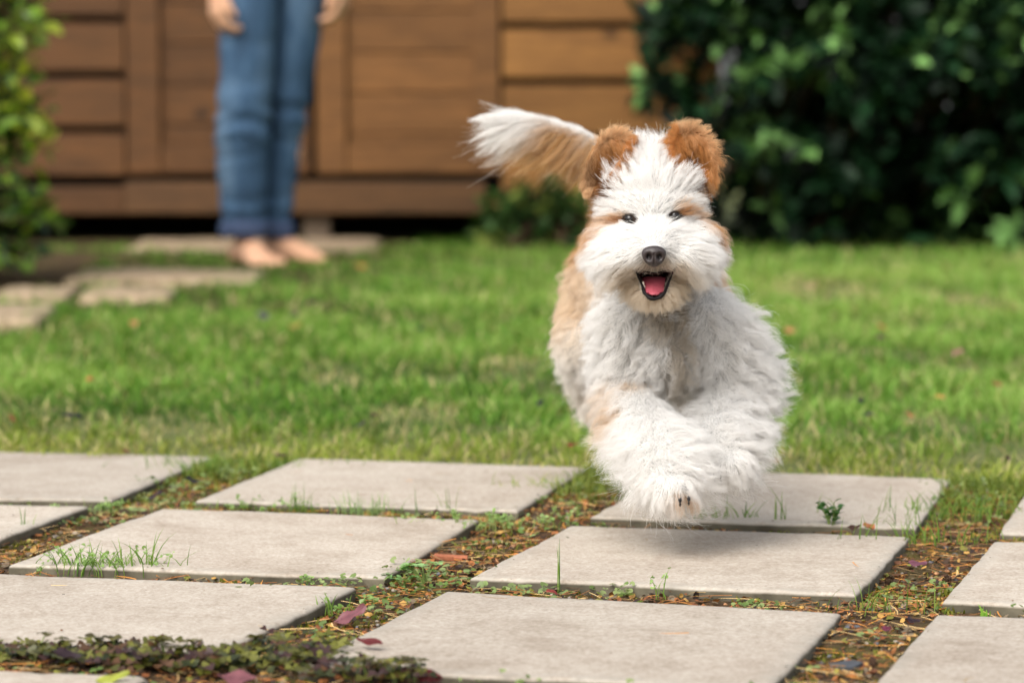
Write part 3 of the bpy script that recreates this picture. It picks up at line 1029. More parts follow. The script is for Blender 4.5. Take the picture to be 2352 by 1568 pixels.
blobs += [(head, (.072, .088, .105)), (head + np.array([.03, -.05, -.06]), (.05, .05, .05))]
fd = nrm(np.array([.30, -.95, 0])); fs = np.array([-fd[1], fd[0], 0])
blobs += [(head + fd * .092 + np.array([0, 0, -.012]), (.012, .016, .018)), (head + fd * .083 + np.array([0, 0, -.055]), (.024, .012, .008)),
          (head + fs * .073 + np.array([0, 0, -.01]), (.012, .018, .028)), (head - fs * .073 + np.array([0, 0, -.01]), (.012, .018, .028))]
def hand(wr, palm_dir, across, curl_dir, sgn):
    out = []
    palm = wr + palm_dir * .075
    for u_ in np.linspace(-1, 1, 4):
        k0 = palm + across * u_ * .028
        out += chain([(wr + across * u_ * .014, .016), (k0, .0125)], .5)
        L1, L2, L3 = (.040, .028, .020) if abs(u_) < .5 else (.034, .024, .017)
        p1 = k0 + nrm(palm_dir + curl_dir * .45) * L1
        p2 = p1 + nrm(palm_dir * .5 + curl_dir * 1.0) * L2
        p3 = p2 + nrm(-palm_dir * .25 + curl_dir * 1.0) * L3
        out += chain([(k0, .0105), (p1, .0095), (p2, .0088), (p3, .0078)], .5)
    t0 = wr + palm_dir * .028 + across * sgn * .03
    t1 = t0 + nrm(palm_dir * .8 + across * sgn * .55 + curl_dir * .3) * .038
    t2 = t1 + nrm(palm_dir + curl_dir * .6) * .03
    out += chain([(wr + palm_dir * .012 + across * sgn * .012, .016), (t0, .013), (t1, .0108), (t2, .0092)], .5)
    return out
elL = (shL + wrL) / 2 + np.array([-.06, .06, 0]); elR = (shR + wrR) / 2 + np.array([.06, .06, 0])
for sh_, el_, wr_, sg in ((shL, elL, wrL, 1), (shR, elR, wrR, -1)):
    blobs += chain([(hc + np.array([0, .01, .58]), .055), (sh_, .052), (el_, .040), (wr_ + np.array([0, 0, .03]), .027), (wr_, .025)])
def foot(heel, d, L, inner):
    s_ = np.array([-d[1], d[0], 0]) * inner          # towards the big toe
    up = np.array([0, 0, 1.0])
    out = chain([(heel + up * .030, (.030, .030, .030)), (heel + d * L * .22 + up * .040, (.030, .030, .040)), (heel + d * L * .42 + up * .036, (.034, .034, .036)), (heel + d * L * .66 + up * .024, (.036, .036, .024))], .4)
    for k_, (w_, l_, r_) in enumerate(((.030, 1.0, .0125), (.010, .985, .0095), (-.008, .95, .009), (-.024, .90, .0085), (-.038, .84, .008))):
        b0 = heel + d * L * (.66 - .02 * k_) + s_ * w_ * .8 + up * .016
        b1 = heel + d * L * (l_ - .13) + s_ * w_ + up * (.015 if k_ else .016)
        b2 = heel + d * L * (l_ - .03) + s_ * w_ * 1.03 + up * (r_ + .001)
        out += chain([(b0, .016), (b1, r_ * 1.08), (b2, r_)], .45)
    return out
blobs += foot(hl + np.array([0, 0, .004]), dL, .275, 1)
blobs += foot(hr + np.array([0, 0, .004]), dR, .275, -1)
blobs += hand(wrL, nrm(np.array([.05, -.05, -1])), nrm(np.array([.55, -.83, 0])), nrm(np.array([.8, .35, -.1])), 1)
blobs += hand(wrR, nrm(np.array([-.02, -.03, -1])), nrm(np.array([-.3, -.95, 0])), nrm(np.array([-.8, .2, -.1])), 1)
me = fuse('body', blobs, 0.0055, 2)
me.materials.append(M_skin)
child('body', me, person)
# jumper and hair, above the crop
bl = chain([(hc + np.array([0, 0, .14]), (.165, .115, .06)), (hc + np.array([0, .01, .40]), (.165, .115, .1)), (hc + np.array([0, .01, .57]), (.15, .09, .07))])
for sh_, el_, wr_ in ((shL, elL, wrL), (shR, elR, wrR)):
    bl += chain([(sh_, .066), (el_, .055), (el_ * .25 + wr_ * .75, .042)])
me = fuse('jumper', bl, 0.012, 4)
me.materials.append(plain('cream_knit', s2l(214, 204, 188), .9, .15, (220, .5, .003), (30, .06)))
child('jumper', me, person)
bl = [(head + np.array([-.008, .015, .022]), (.082, .095, .098))] + chain([(head - fd * .045 + np.array([0, 0, -.02]), (.075, .06, .07)), (head - fd * .05 + np.array([0, 0, -.2]), (.07, .035, .06))])
me = fuse('hair', bl, 0.009, 3)
me.materials.append(plain('brown_hair', s2l(74, 50, 34), .55, .4, (120, .6, .004), (40, .3)))
child('hair', me, person)
for s_ in (-1, 1):
    V = head + fd * .083 + fs * s_ * .03 + np.array([0, 0, .012]) + ICO[0] * .011
    child('eye', mesh_np('eye', V, None, ICO[1], mat=plain('eye_dark', (.03, .02, .015), .15, .5)), person)
#==PART3==
# ------------------------------------------------------------------ dog
DY = 2.66
DS = DY / F
def dp(px, py, Y): return at(px, py, Y)
def R(px, Y=DY): return px * Y / F

prims = []      # (region, centre px, depth, radii px x, px y, metres depth)
blobs = []
regions = []
def ell(reg, px, py, Y, rx, ry, rd):
    blobs.append((dp(px, py, Y), (R(rx, Y), rd, R(ry, Y)))); regions.append(reg)
def limb(reg, pts):
    b = chain([(dp(x, y, Y), R(r, Y)) for x, y, Y, r in pts], .4)
    blobs.extend(b); regions.extend([reg] * len(b))
# head
ell('skull', 1500, 445, 2.665, 100, 75, .052)
ell('skull', 1497, 478, 2.645, 104, 70, .048)
ell('skull', 1494, 402, 2.670, 54, 50, .040)
ell('cheek', 1392, 575, 2.645, 42, 38, .030)
ell('cheek', 1612, 568, 2.645, 42, 38, .030)
ell('cheek', 1412, 556, 2.635, 54, 48, .036)
ell('cheek', 1594, 552, 2.635, 54, 48, .036)
ell('muzzle', 1502, 560, 2.605, 78, 58, .045)
ell('muzzle', 1446, 588, 2.600, 62, 46, .036)
ell('muzzle', 1560, 585, 2.600, 62, 46, .036)
ell('muzzle', 1502, 575, 2.572, 36, 32, .022)
ell('jaw', 1503, 648, 2.615, 52, 46, .035)
ell('jaw', 1503, 668, 2.600, 40, 26, .026)
# neck, chest, trunk
limb('neck', [(1498, 520, 2.73, 92), (1500, 640, 2.76, 104), (1508, 720, 2.77, 112)])
ell('chest', 1508, 745, 2.785, 118, 105, .075)
ell('chest', 1520, 800, 2.760, 85, 85, .06)
ell('chest', 1520, 820, 2.80, 95, 75, .07)
limb('trunk', [(1515, 690, 2.82, 132), (1500, 665, 2.92, 134), (1470, 650, 3.02, 128), (1440, 650, 3.10, 118)])
limb('rump', [(1400, 660, 3.10, 92), (1425, 560, 3.13, 70)])
# hind legs, tucked under in the leap
limb('hind', [(1365, 700, 3.08, 72), (1342, 790, 3.02, 58), (1350, 860, 3.05, 40), (1372, 920, 3.09, 28), (1378, 935, 3.03, 24)])
limb('hind', [(1520, 720, 3.08, 72), (1545, 800, 3.02, 56), (1550, 870, 3.05, 38), (1545, 925, 3.09, 26), (1540, 940, 3.03, 24)])
# forelegs
limb('foreL', [(1436, 740, 2.74, 62), (1432, 830, 2.745, 54), (1432, 905, 2.74, 50), (1474, 975, 2.70, 58), (1518, 1040, 2.655, 64), (1540, 1092, 2.63, 54)])
ell('pawL', 1543, 1118, 2.615, 48, 36, .026)
limb('foreR', [(1610, 740, 2.75, 78), (1665, 800, 2.75, 72), (1700, 870, 2.76, 62), (1672, 950, 2.735, 64), (1650, 1005, 2.70, 60), (1668, 1045, 2.68, 48)])
limb('hind', [(1500, 780, 3.0, 70), (1560, 860, 2.96, 60), (1600, 930, 2.95, 40)])
ell('pawR', 1672, 1062, 2.665, 50, 34, .026)
# tail
limb('tail', [(1428, 545, 3.14, 40), (1405, 430, 3.13, 28), (1378, 350, 3.11, 23), (1330, 316, 3.10, 18), (1250, 290, 3.09, 13), (1180, 274, 3.08, 10), (1130, 266, 3.08, 7)])
body_me = fuse('body', blobs, 0.0032, 4)
nv = len(body_me.vertices)
BV = np.zeros(nv * 3, np.float32); body_me.vertices.foreach_get('co', BV); BV = BV.reshape(-1, 3).astype(float)
bvh0 = BVHTree.FromPolygons([tuple(v) for v in BV], [tuple(p.vertices) for p in body_me.polygons])
CAM0 = np.array([0, 0, H])
def hit(px, py, bvh=bvh0):
    h = bvh.ray_cast(Vector(CAM0), Vector(nrm(ray(px, py))))
    return np.array(h[0]) if h[0] is not None else None

# open mouth: press the surface in behind the lips
mouth_px = np.array([(1459, 613), (1472, 621), (1488, 625), (1503, 627), (1518, 625), (1534, 620), (1549, 611), (1543, 632), (1534, 652), (1527, 671), (1516, 682), (1503, 686), (1490, 683), (1480, 672), (1475, 655), (1466, 636)], float)
def in_poly(p, poly):
    x, y = p[:, 0], p[:, 1]
    ins = np.zeros(len(p), bool)
    j = len(poly) - 1
    for i in range(len(poly)):
        xi, yi = poly[i]; xj, yj = poly[j]
        c = ((yi > y) != (yj > y)) & (x < (xj - xi) * (y - yi) / (yj - yi + 1e-9) + xi)
        ins ^= c; j = i
    return ins
def poly_dist(p, poly):
    d = np.full(len(p), 1e9)
    for i in range(len(poly)):
        a, b = poly[i], poly[(i + 1) % len(poly)]
        t = np.clip(((p - a) @ (b - a)) / ((b - a) @ (b - a)), 0, 1)
        d = np.minimum(d, np.linalg.norm(p - (a + t[:, None] * (b - a)), axis=1))
    return d
UV = to_px(BV)
lip_pts = []
mp_dense = []
for i in range(len(mouth_px)):
    a, b = mouth_px[i], mouth_px[(i + 1) % len(mouth_px)]
    for t in (0, .5): mp_dense.append(a + (b - a) * t)
mp_dense = np.array(mp_dense)
for p in mp_dense:
    h = hit(*p); lip_pts.append(h)
lip_pts = np.array(lip_pts)
lipY = lip_pts[:, 1]
k5 = np.ones(5) / 5
lipY = np.convolve(np.concatenate([lipY[-2:], lipY, lipY[:2]]), k5, 'valid')
lip_pts = np.array([dp(p[0], p[1], y) for p, y in zip(mp_dense, lipY)])
front = (BV[:, 1] < 2.66)
ins = in_poly(UV, mouth_px) & front
dd = poly_dist(UV, mouth_px)
press = np.where(ins, smooth01(dd / 14.0) * .034 + .002, 0)
BV2 = BV.copy(); BV2[:, 1] += press
body_me.vertices.foreach_set('co', BV2.astype(np.float32).ravel()); body_me.update()

# ---- coat colours
W_, CR, TN, RU, DK = np.array([.872, .858, .835]), np.array([.74, .62, .46]), np.array([.62, .38, .18]), np.array([.46, .215, .065]), np.array([.17, .065, .018])
GY = np.array([.50, .43, .33])
def soft(p, cx, cy_, rx, ry, ang=0.0, edge=.35):
    a = math.radians(ang)
    dx, dy = p[:, 0] - cx, p[:, 1] - cy_
    u = (dx * math.cos(a) + dy * math.sin(a)) / rx; v = (-dx * math.sin(a) + dy * math.cos(a)) / ry
    r = np.sqrt(u * u + v * v)
    return smooth01((1 + edge - r) / (2 * edge))
def mixw(c, k, w):
    return c * (1 - w[:, None]) + k * w[:, None]
tail_line = [(1428, 545), (1405, 430), (1378, 350), (1330, 316), (1250, 290), (1180, 274), (1130, 266)]
def v_top(P):
    """how far below the tail's middle line a point lies, in tail radii"""
    q = to_px(P)
    tl = np.array(tail_line)[::-1]
    return (q[:, 1] - np.interp(q[:, 0], tl[:, 0], tl[:, 1])) / 14.0
def coat(P, reg):
    p = to_px(P)
    jit = np.stack([wob(P, 160, 61), wob(P, 160, 62)], -1) * 10
    q = p + jit
    n = len(P)
    c = np.tile(W_, (n, 1))
    head = np.isin(reg, ['skull', 'cheek', 'muzzle', 'jaw'])
    w = np.zeros(n)
    # tan over the cheeks and sides of the head, rusty round the eyes
    for e in ((1360, 530, 34, 40, 25), (1650, 520, 36, 34, -25), (1345, 455, 26, 45, 0), (1668, 545, 20, 40, 0)):
        w = np.maximum(w, soft(q, *e))
    c = np.where(head[:, None], mixw(c, TN * 1.08, w * np.clip(.62 + .5 * wob(P, 420, 67), .15, .95)), c)
    w = np.maximum(soft(q, 1415, 502, 32, 12, -30), soft(q, 1584, 492, 38, 13, 26))
    c = np.where(head[:, None], mixw(c, TN * 1.05, w * .62), c)
    w = np.maximum(soft(q, 1432, 505, 15, 11), soft(q, 1562, 494, 15, 10))
    c = np.where(head[:, None], mixw(c, RU, w * .8), c)
    c = np.where((reg == 'jaw')[:, None], mixw(c, CR * .97, np.full(n, .75)), c)
    w = soft(q, 1503, 640, 110, 40)
    c = np.where(np.isin(reg, ['muzzle', 'cheek'])[:, None], mixw(c, CR, w * .55), c)
    # body
    bd = np.isin(reg, ['neck', 'trunk', 'chest', 'rump', 'hind'])
    w = smooth01((1420 - q[:, 0]) / 50.0) * smooth01((830 - q[:, 1]) / 130.0)
    c = np.where(bd[:, None], mixw(c, TN * .35 + CR * .7, w * .8), c)
    w = smooth01((q[:, 0] - 1600) / 40.0) * smooth01((720 - q[:, 1]) / 60.0)
    c = np.where(bd[:, None], mixw(c, TN * .75 + CR * .3, w * .85), c)
    top = np.isin(reg, ['trunk', 'rump']) 
    w = smooth01((620 - q[:, 1]) / 60.0)
    c = np.where(top[:, None], mixw(c, TN, w), c)
    # the throat, curly and grubby, with the shade under the chin painted in
    w = np.maximum(soft(q, 1560, 700, 85, 50, -25, .5), soft(q, 1555, 800, 20, 90, 8, .5) * .7)
    c = np.where(np.isin(reg, ['neck', 'chest'])[:, None], mixw(c, GY * np.array([.92, .88, .82]), w * .95), c)
    hi = reg == 'hind'
    c = np.where(hi[:, None], mixw(c, CR * 1.02, smooth01(.5 + .5 * wob(P, 70, 65)) * .6), c)
    # tan on the outside of the near foreleg and between its toes
    w = np.maximum(soft(q, 1400, 945, 34, 70, 0), soft(q, 1440, 885, 50, 16, -12) * .75)
    c = np.where((reg == 'foreL')[:, None], mixw(c, TN * .55 + CR * .5, w * np.clip(.5 + .5 * wob(P, 260, 68), .1, .85)), c)
    w = soft(q, 1560, 1142, 26, 20)
    c = np.where((reg == 'pawL')[:, None], mixw(c, TN, w * np.clip(.35 + .7 * wob(P, 700, 69), 0, .9)), c)
    # tail: tan below towards the root, white plume
    tailw = smooth01((v_top(P) + 1.0) / .7)
    w = smooth01((q[:, 0] - 1235) / 70.0) * smooth01((wob(P, 220, 66) + 1.0) / 1.3)
    c = np.where((reg == 'tail')[:, None], mixw(c, TN * .92, w * tailw), c)
    c = c * (0.93 + .11 * np.random.default_rng(3).random((n, 1)))
    return np.clip(c, 0, .93)

BC = np.array([b[0] for b in blobs]); BRr = np.array([b[1] for b in blobs]); RG = np.array(regions)
def region_of(P):
    out = np.empty(len(P), dtype=RG.dtype)
    for s in range(0, len(P), 4000):
        d = np.linalg.norm((P[s:s + 4000, None] - BC[None]) / BRr[None], axis=2)
        d = (d - 1) * BRr.min(1)[None]
        out[s:s + 4000] = RG[np.argmin(d, 1)]
    return out

regv = region_of(BV)
bc = coat(BV, regv) * .5
for _ex, _ey, _er in ((1447, 503, 15), (1549, 495, 14)):
    _d = np.sqrt(((UV[:, 0] - _ex) / 18) ** 2 + ((UV[:, 1] - _ey) / 13) ** 2)
    bc = np.where(((_d < 1) & front)[:, None], np.array([.03, .02, .016]), bc)
bc = np.where(ins[:, None] & (dd > 3)[:, None], np.array([.035, .012, .012]), bc)
ca = body_me.color_attributes.new('Col', 'FLOAT_COLOR', 'POINT')
cc = np.ones((nv, 4), np.float32); cc[:, :3] = bc
ca.data.foreach_set('color', cc.ravel())
body_me.materials.append(vcol_mat('dog_skin', .8, .2))
dog = empty('dog', tuple(gnd(1590, 1260)), label='fluffy white and tan dog leaping towards the camera with its mouth open', cat='dog')
BVcopy = BV2.copy()
child('body', body_me, dog)

# ---- fur
def fur_material():
    m, t, out = mat_new('dog_fur')
    a = t.nodes.new('ShaderNodeAttribute'); a.attribute_name = 'Col'; a.attribute_type = 'GEOMETRY'
    d = N(t, 'ShaderNodeBsdfPrincipled', Roughness=.55)
    d.inputs['Specular IOR Level'].default_value = .25
    t.links.new(a.outputs['Color'], d.inputs['Base Color'])
    tr = t.nodes.new('ShaderNodeBsdfTranslucent')
    t.links.new(a.outputs['Color'], tr.inputs['Color'])
    mx = N(t, 'ShaderNodeMixShader', Fac=.5)
    t.links.new(d.outputs[0], mx.inputs[1]); t.links.new(tr.outputs[0], mx.inputs[2])
    t.links.new(mx.outputs[0], out.inputs['Surface'])
    return m
M_fur = fur_material()

def sample_surface(V, T, n, r, weight=None):
    a, b, c = V[T[:, 0]], V[T[:, 1]], V[T[:, 2]]
    nn = np.cross(b - a, c - a)
    ar = np.linalg.norm(nn, axis=1)
    w = ar if weight is None else ar * weight
    idx = r.choice(len(T), n, p=w / w.sum())
    u, v = r.random(n), r.random(n)
    f = u + v > 1; u[f] = 1 - u[f]; v[f] = 1 - v[f]
    P = a[idx] + (b - a)[idx] * u[:, None] + (c - a)[idx] * v[:, None]
    return P, nrm(nn[idx]), idx

def grow(P, Nn, D, L, lift, droop, clump, curl, curl_f, n_guide, r, K=7, stray=.05, rough=.10):
    """strands from roots P: leave along the normal, bend over into the flow D, gather into locks, curl"""
    n = len(P)
    D = nrm(D + rough * r.normal(size=(n, 3)))
    L = L * (0.7 + .5 * r.random(n))
    free = r.random(n) < stray
    L = np.where(free, L * 1.22, L)
    X = np.zeros((n, K, 3)); X[:, 0] = P
    for k in range(1, K):
        t = (k - .5) / (K - 1)
        d = nrm(Nn * (lift * (1 - t) ** 1.2)[:, None] + D * (0.25 + t)[:, None] if np.ndim(t) else Nn * (lift * (1 - t) ** 1.2)[:, None] + D * (0.25 + t))
        d = nrm(d + np.array([0, 0, -1.0]) * (droop * t)[:, None])
        X[:, k] = X[:, k - 1] + d * (L / (K - 1))[:, None]
    g = r.choice(n, min(n_guide, n), replace=False)
    kd = kdtree.KDTree(len(g))
    for i, j in enumerate(g): kd.insert(P[j], i)
    kd.balance()
    gi = np.array([g[kd.find(p)[1]] for p in P])
    ts = np.linspace(0, 1, K)
    # curls shared by the lock
    ph = r.uniform(0, 6.28, n)[gi]; fq_ = (curl_f * (0.7 + .6 * r.random(n)))[gi]
    s1 = nrm(np.cross(D[gi], Nn[gi] + .01)); s2 = np.cross(D[gi], s1)
    amp = (curl * L[gi])
    wave = (np.cos(ts[None] * fq_[:, None] * 6.28 + ph[:, None])[..., None] * s1[:, None] + np.sin(ts[None] * fq_[:, None] * 6.28 + ph[:, None])[..., None] * s2[:, None])
    wave = wave - wave[:, :1]
    cl = clump * (0.6 + .5 * r.random(n))
    cl = np.where(free, .1, np.clip(cl, 0, .95))
    w = cl[:, None] * ts[None] ** 1.1
    Y = X * (1 - w[..., None]) + X[gi] * w[..., None]
    Y = Y + wave * (amp[:, None] * ts[None])[..., None]
    # fine frizz of the single hair
    fr_ = r.normal(size=(n, K, 3)) * (.012 * L)[:, None, None] * ts[None, :, None]
    return Y + fr_

def make_fur(name, X, col, rad, parent, tip=.25):
    n, K, _ = X.shape
    cv = bpy.data.hair_curves.new(name)
    cv.add_curves([K] * n)
    Xl = X - np.array(parent.location)[None, None]
    cv.attributes['position'].data.foreach_set('vector', Xl.astype(np.float32).ravel())
    ra = cv.attributes.get('radius') or cv.attributes.new('radius', 'FLOAT', 'POINT')
    t = np.linspace(0, 1, K)
    rr = (np.ones((n, 1)) * rad.reshape(-1, 1)) * (1 - (1 - tip) * t[None] ** 1.6)
    ra.data.foreach_set('value', rr.astype(np.float32).ravel())
    ca = cv.attributes.new('Col', 'FLOAT_COLOR', 'CURVE')
    c4 = np.ones((n, 4), np.float32); c4[:, :3] = col
    ca.data.foreach_set('color', c4.ravel())
    cv.materials.append(M_fur)
    o = bpy.data.objects.new(name, cv)
    COL.objects.link(o); o.parent = parent
    return o

body_me.calc_loop_triangles()
T = np.zeros(len(body_me.loop_triangles) * 3, np.int32); body_me.loop_triangles.foreach_get('vertices', T); T = T.reshape(-1, 3)
r = np.random.default_rng(21)
tc_ = BVcopy[T].mean(1)
regt = regv[T[:, 0]]
wt = np.ones(len(T))
wt[np.isin(regt, ['skull', 'cheek', 'muzzle', 'jaw'])] = 2.3
wt[regt == 'tail'] = 5.0
wt[np.isin(regt, ['foreL', 'foreR', 'pawL', 'pawR'])] = 1.35
P, Nn, idx = sample_surface(BVcopy, T, 175000, r, wt)
reg = regt[idx]
p = to_px(P)
eyes_px = [(1447, 503, 14), (1549, 496, 13)]
fr_side = P[:, 1] < 2.675
headr = np.isin(reg, ['skull', 'cheek', 'muzzle', 'jaw'])
drop = np.zeros(len(P), bool)
for ex, ey, er in eyes_px:
    drop |= headr & fr_side & (((p[:, 0] - ex) / (er + 3)) ** 2 + ((p[:, 1] - ey) / (er - 1)) ** 2 < 1)
drop |= headr & fr_side & (((p[:, 0] - 1502) / 29) ** 2 + ((p[:, 1] - 586) / 27) ** 2 < 1)
mdist = poly_dist(p, mouth_px)
drop |= headr & (P[:, 1] < 2.66) & (in_poly(p, mouth_px) | (mdist < 3))
keep = ~drop
P, Nn, reg, p, mdist = P[keep], Nn[keep], reg[keep], p[keep], mdist[keep]
n = len(P)
u, v = p[:, 0], p[:, 1]
def vec(dx, dv, dY=0.0):
    """direction from picture-plane components: right, down, away"""
    z = np.zeros(n)
    return np.stack([dx + z, dY + z, -(dv + z)], -1)
D = vec(0, 1.0, .2)
L = np.full(n, R(42)); lift = np.full(n, .8); droop = np.full(n, .15); curl = np.full(n, .10); clump = np.full(n, .6)
def setr(mask, d, l=None, li=None, dr=None, cu=None, cl=None):
    global D, L, lift, droop, curl, clump
    D = np.where(mask[:, None], d, D)
    for arr, val in ((L, l), (lift, li), (droop, dr), (curl, cu), (clump, cl)):
        if val is not None: arr[mask] = (val[mask] if np.ndim(val) else val)
m_ = reg == 'skull'
du, dv_ = (u - 1500) / 110.0, (v - 500) / 110.0
setr(m_, vec(du * 1.0 + .10 * np.sign(du), -0.75 + .9 * np.clip(dv_ + .25, 0, 1), .42), R(52) + R(18) * np.clip((400 - v) / 90, 0, 1), .62, -.02, .06, .70)
L[(reg == 'skull') & (v < 405) & (np.abs(u - 1497) > 38)] *= .68
m_ = (reg == 'skull') & (v > 445)
ax = np.abs(u - 1500)
setr(m_, vec(du * 1.6, -.45 + .6 * np.clip((ax - 70) / 40, 0, 1), .3), R(22) + R(22) * np.clip((ax - 60) / 50, 0, 1), .55, .05, .05, .6)
m_ = np.isin(reg, ['muzzle', 'cheek'])
bx, by = u - 1502, v - 548
rr_ = np.sqrt(bx ** 2 + by ** 2) + 1
setr(m_, vec(bx / rr_ * 1.15, by / rr_ * .75 + .22, .35), R(22) + R(34) * smooth01((rr_ - 25) / 80), .42, .18, .035, .62)
m_ = (reg == 'muzzle') & (np.abs(bx) < 34) & (v < 572)
setr(m_, vec(bx / 34 * .9, -.35 + .3 * np.clip((v - 535) / 30, 0, 1), .2), R(20), .45, .05, .03, .5)
m_ = (reg == 'cheek')
setr(m_, vec(np.sign(bx) * .62, .55 + by / 120 * .4, .42), R(40), .45, .22, .05, .60)
m_ = (reg == 'jaw')
setr(m_, vec((u - 1503) / 60 * .9, .9, .12), R(44), .4, .25, .08, .62)
# keep the lips clear: hair near them is short and points away
m_ = headr[keep] & (mdist < 26) & (P[:, 1] < 2.66)
cen_m = np.array([1503, 650])
away = np.stack([u - cen_m[0], v - cen_m[1]], -1); away = away / (np.linalg.norm(away, axis=1, keepdims=True) + 1)
setr(m_ & (v > 628), vec(away[:, 0], away[:, 1] * .8 + .35, .15), R(22) + R(30) * np.clip(mdist / 26, 0, 1), .32, .2, .06, .6)
setr(m_ & (v <= 628), vec(away[:, 0] * 1.1, away[:, 1] * .25 + .60, .15), R(13) + R(14) * np.clip(mdist / 26, 0, 1), .35, .1, .03, .55)
m_ = np.isin(reg, ['neck', 'chest'])
setr(m_, vec((u - 1505) / 200, 1.0, .1), R(54), .55, .1, .20, .74)
m_ = np.isin(reg, ['trunk', 'rump'])
setr(m_, vec((u - 1480) / 300, .8, .45), R(54), .62, .12, .15, .74)
m_ = reg == 'hind'
setr(m_, vec(-.15, .95, .15), R(48), .7, .1, .13, .72)
m_ = reg == 'foreL'
low = smooth01((v - 930) / 80)
setr(m_, vec((u - 1460) / 160 - .15, .75 - .55 * low, .05), R(56) + R(26) * low, .8, .05, .11, .66)
m_ = reg == 'foreR'
setr(m_, vec((u - 1640) / 110 + .10, .30 - .1 * low, .05), R(70) + R(10) * low, .75, .02, .12, .74)
m_ = reg == 'pawL'
setr(m_, vec((u - 1543) / 80, .85 + (v - 1110) / 70, -.05), R(44), .55, .15, .05, .70)
m_ = reg == 'pawR'
setr(m_, vec((u - 1672) / 70, .80 + (v - 1060) / 70, -.05), R(42), .55, .12, .05, .70)
m_ = reg == 'tail'
s_ = np.clip((1400 - u) / 280.0, 0, 1)
up_side = np.clip(Nn[:, 2], 0, 1)
L_tail = (.45 + .75 * r.random(n))
setr(m_, vec(-.50 - .60 * s_, .85 - .72 * s_ - .8 * up_side * (1 - s_), .05), 1.06 * L_tail * (R(78) + R(72) * smooth01(s_ * 1.3) * (1 - .45 * up_side) - R(30) * up_side - R(90) * smooth01((1225 - u) / 90)), .22 + .25 * (1 - s_), .14 * (1 - s_), .04, .92)
m_ = (reg == 'tail') & (v > 380)
setr(m_, vec(-.5, .5, .3), R(46), .5, .1, .06, .7)
colr = coat(P, reg)
X = grow(P, Nn, D, L, lift, droop, clump * .98, curl * 1.35, 1.0, 6500, r, rough=.12, stray=.10)
# nothing grows through the eyes' line of sight except a few stray white hairs
Xp = to_px(X.reshape(-1, 3)).reshape(n, -1, 2)
bad = np.zeros(n, bool)
for ex, ey, er in eyes_px:
    inside = (((Xp[..., 0] - ex) / (er + 1)) ** 2 + ((Xp[..., 1] - ey) / (er - 3)) ** 2 < 1).any(1)
    bad |= inside & headr[keep] & (r.random(n) > (.06 if ex < 1500 else .16))
inside = (((Xp[..., 0] - 1502) / 25) ** 2 + ((Xp[..., 1] - 586) / 22) ** 2 < 1).any(1)
bad |= inside & headr[keep] & fr_side[keep]
inm = np.stack([in_poly(Xp[:, k], mouth_px) & (poly_dist(Xp[:, k], mouth_px) > 4) for k in range(X.shape[1])], 1).any(1)
bad |= inm & headr[keep] & (r.random(n) > np.where(v < 628, .22, .05))
# golden feathering below the root of the tail
tm_ = reg == 'tail'
wt_ = np.maximum(soft(Xp[:, 3], 1295, 352, 88, 46, 18), soft(Xp[:, 3], 1365, 400, 40, 60)) * np.clip(.75 + .5 * wob(X[:, 3], 300, 70), .2, 1)
colr = np.where(tm_[:, None], colr * (1 - .9 * wt_[:, None]) + np.array([.64, .40, .16]) * (.85 * wt_[:, None]), colr)
gd = ~bad
rad = np.where(reg == 'tail', .00013, .000125) * (0.8 + .5 * r.random(n))
make_fur('fur', X[gd], colr[gd], rad[gd], dog)

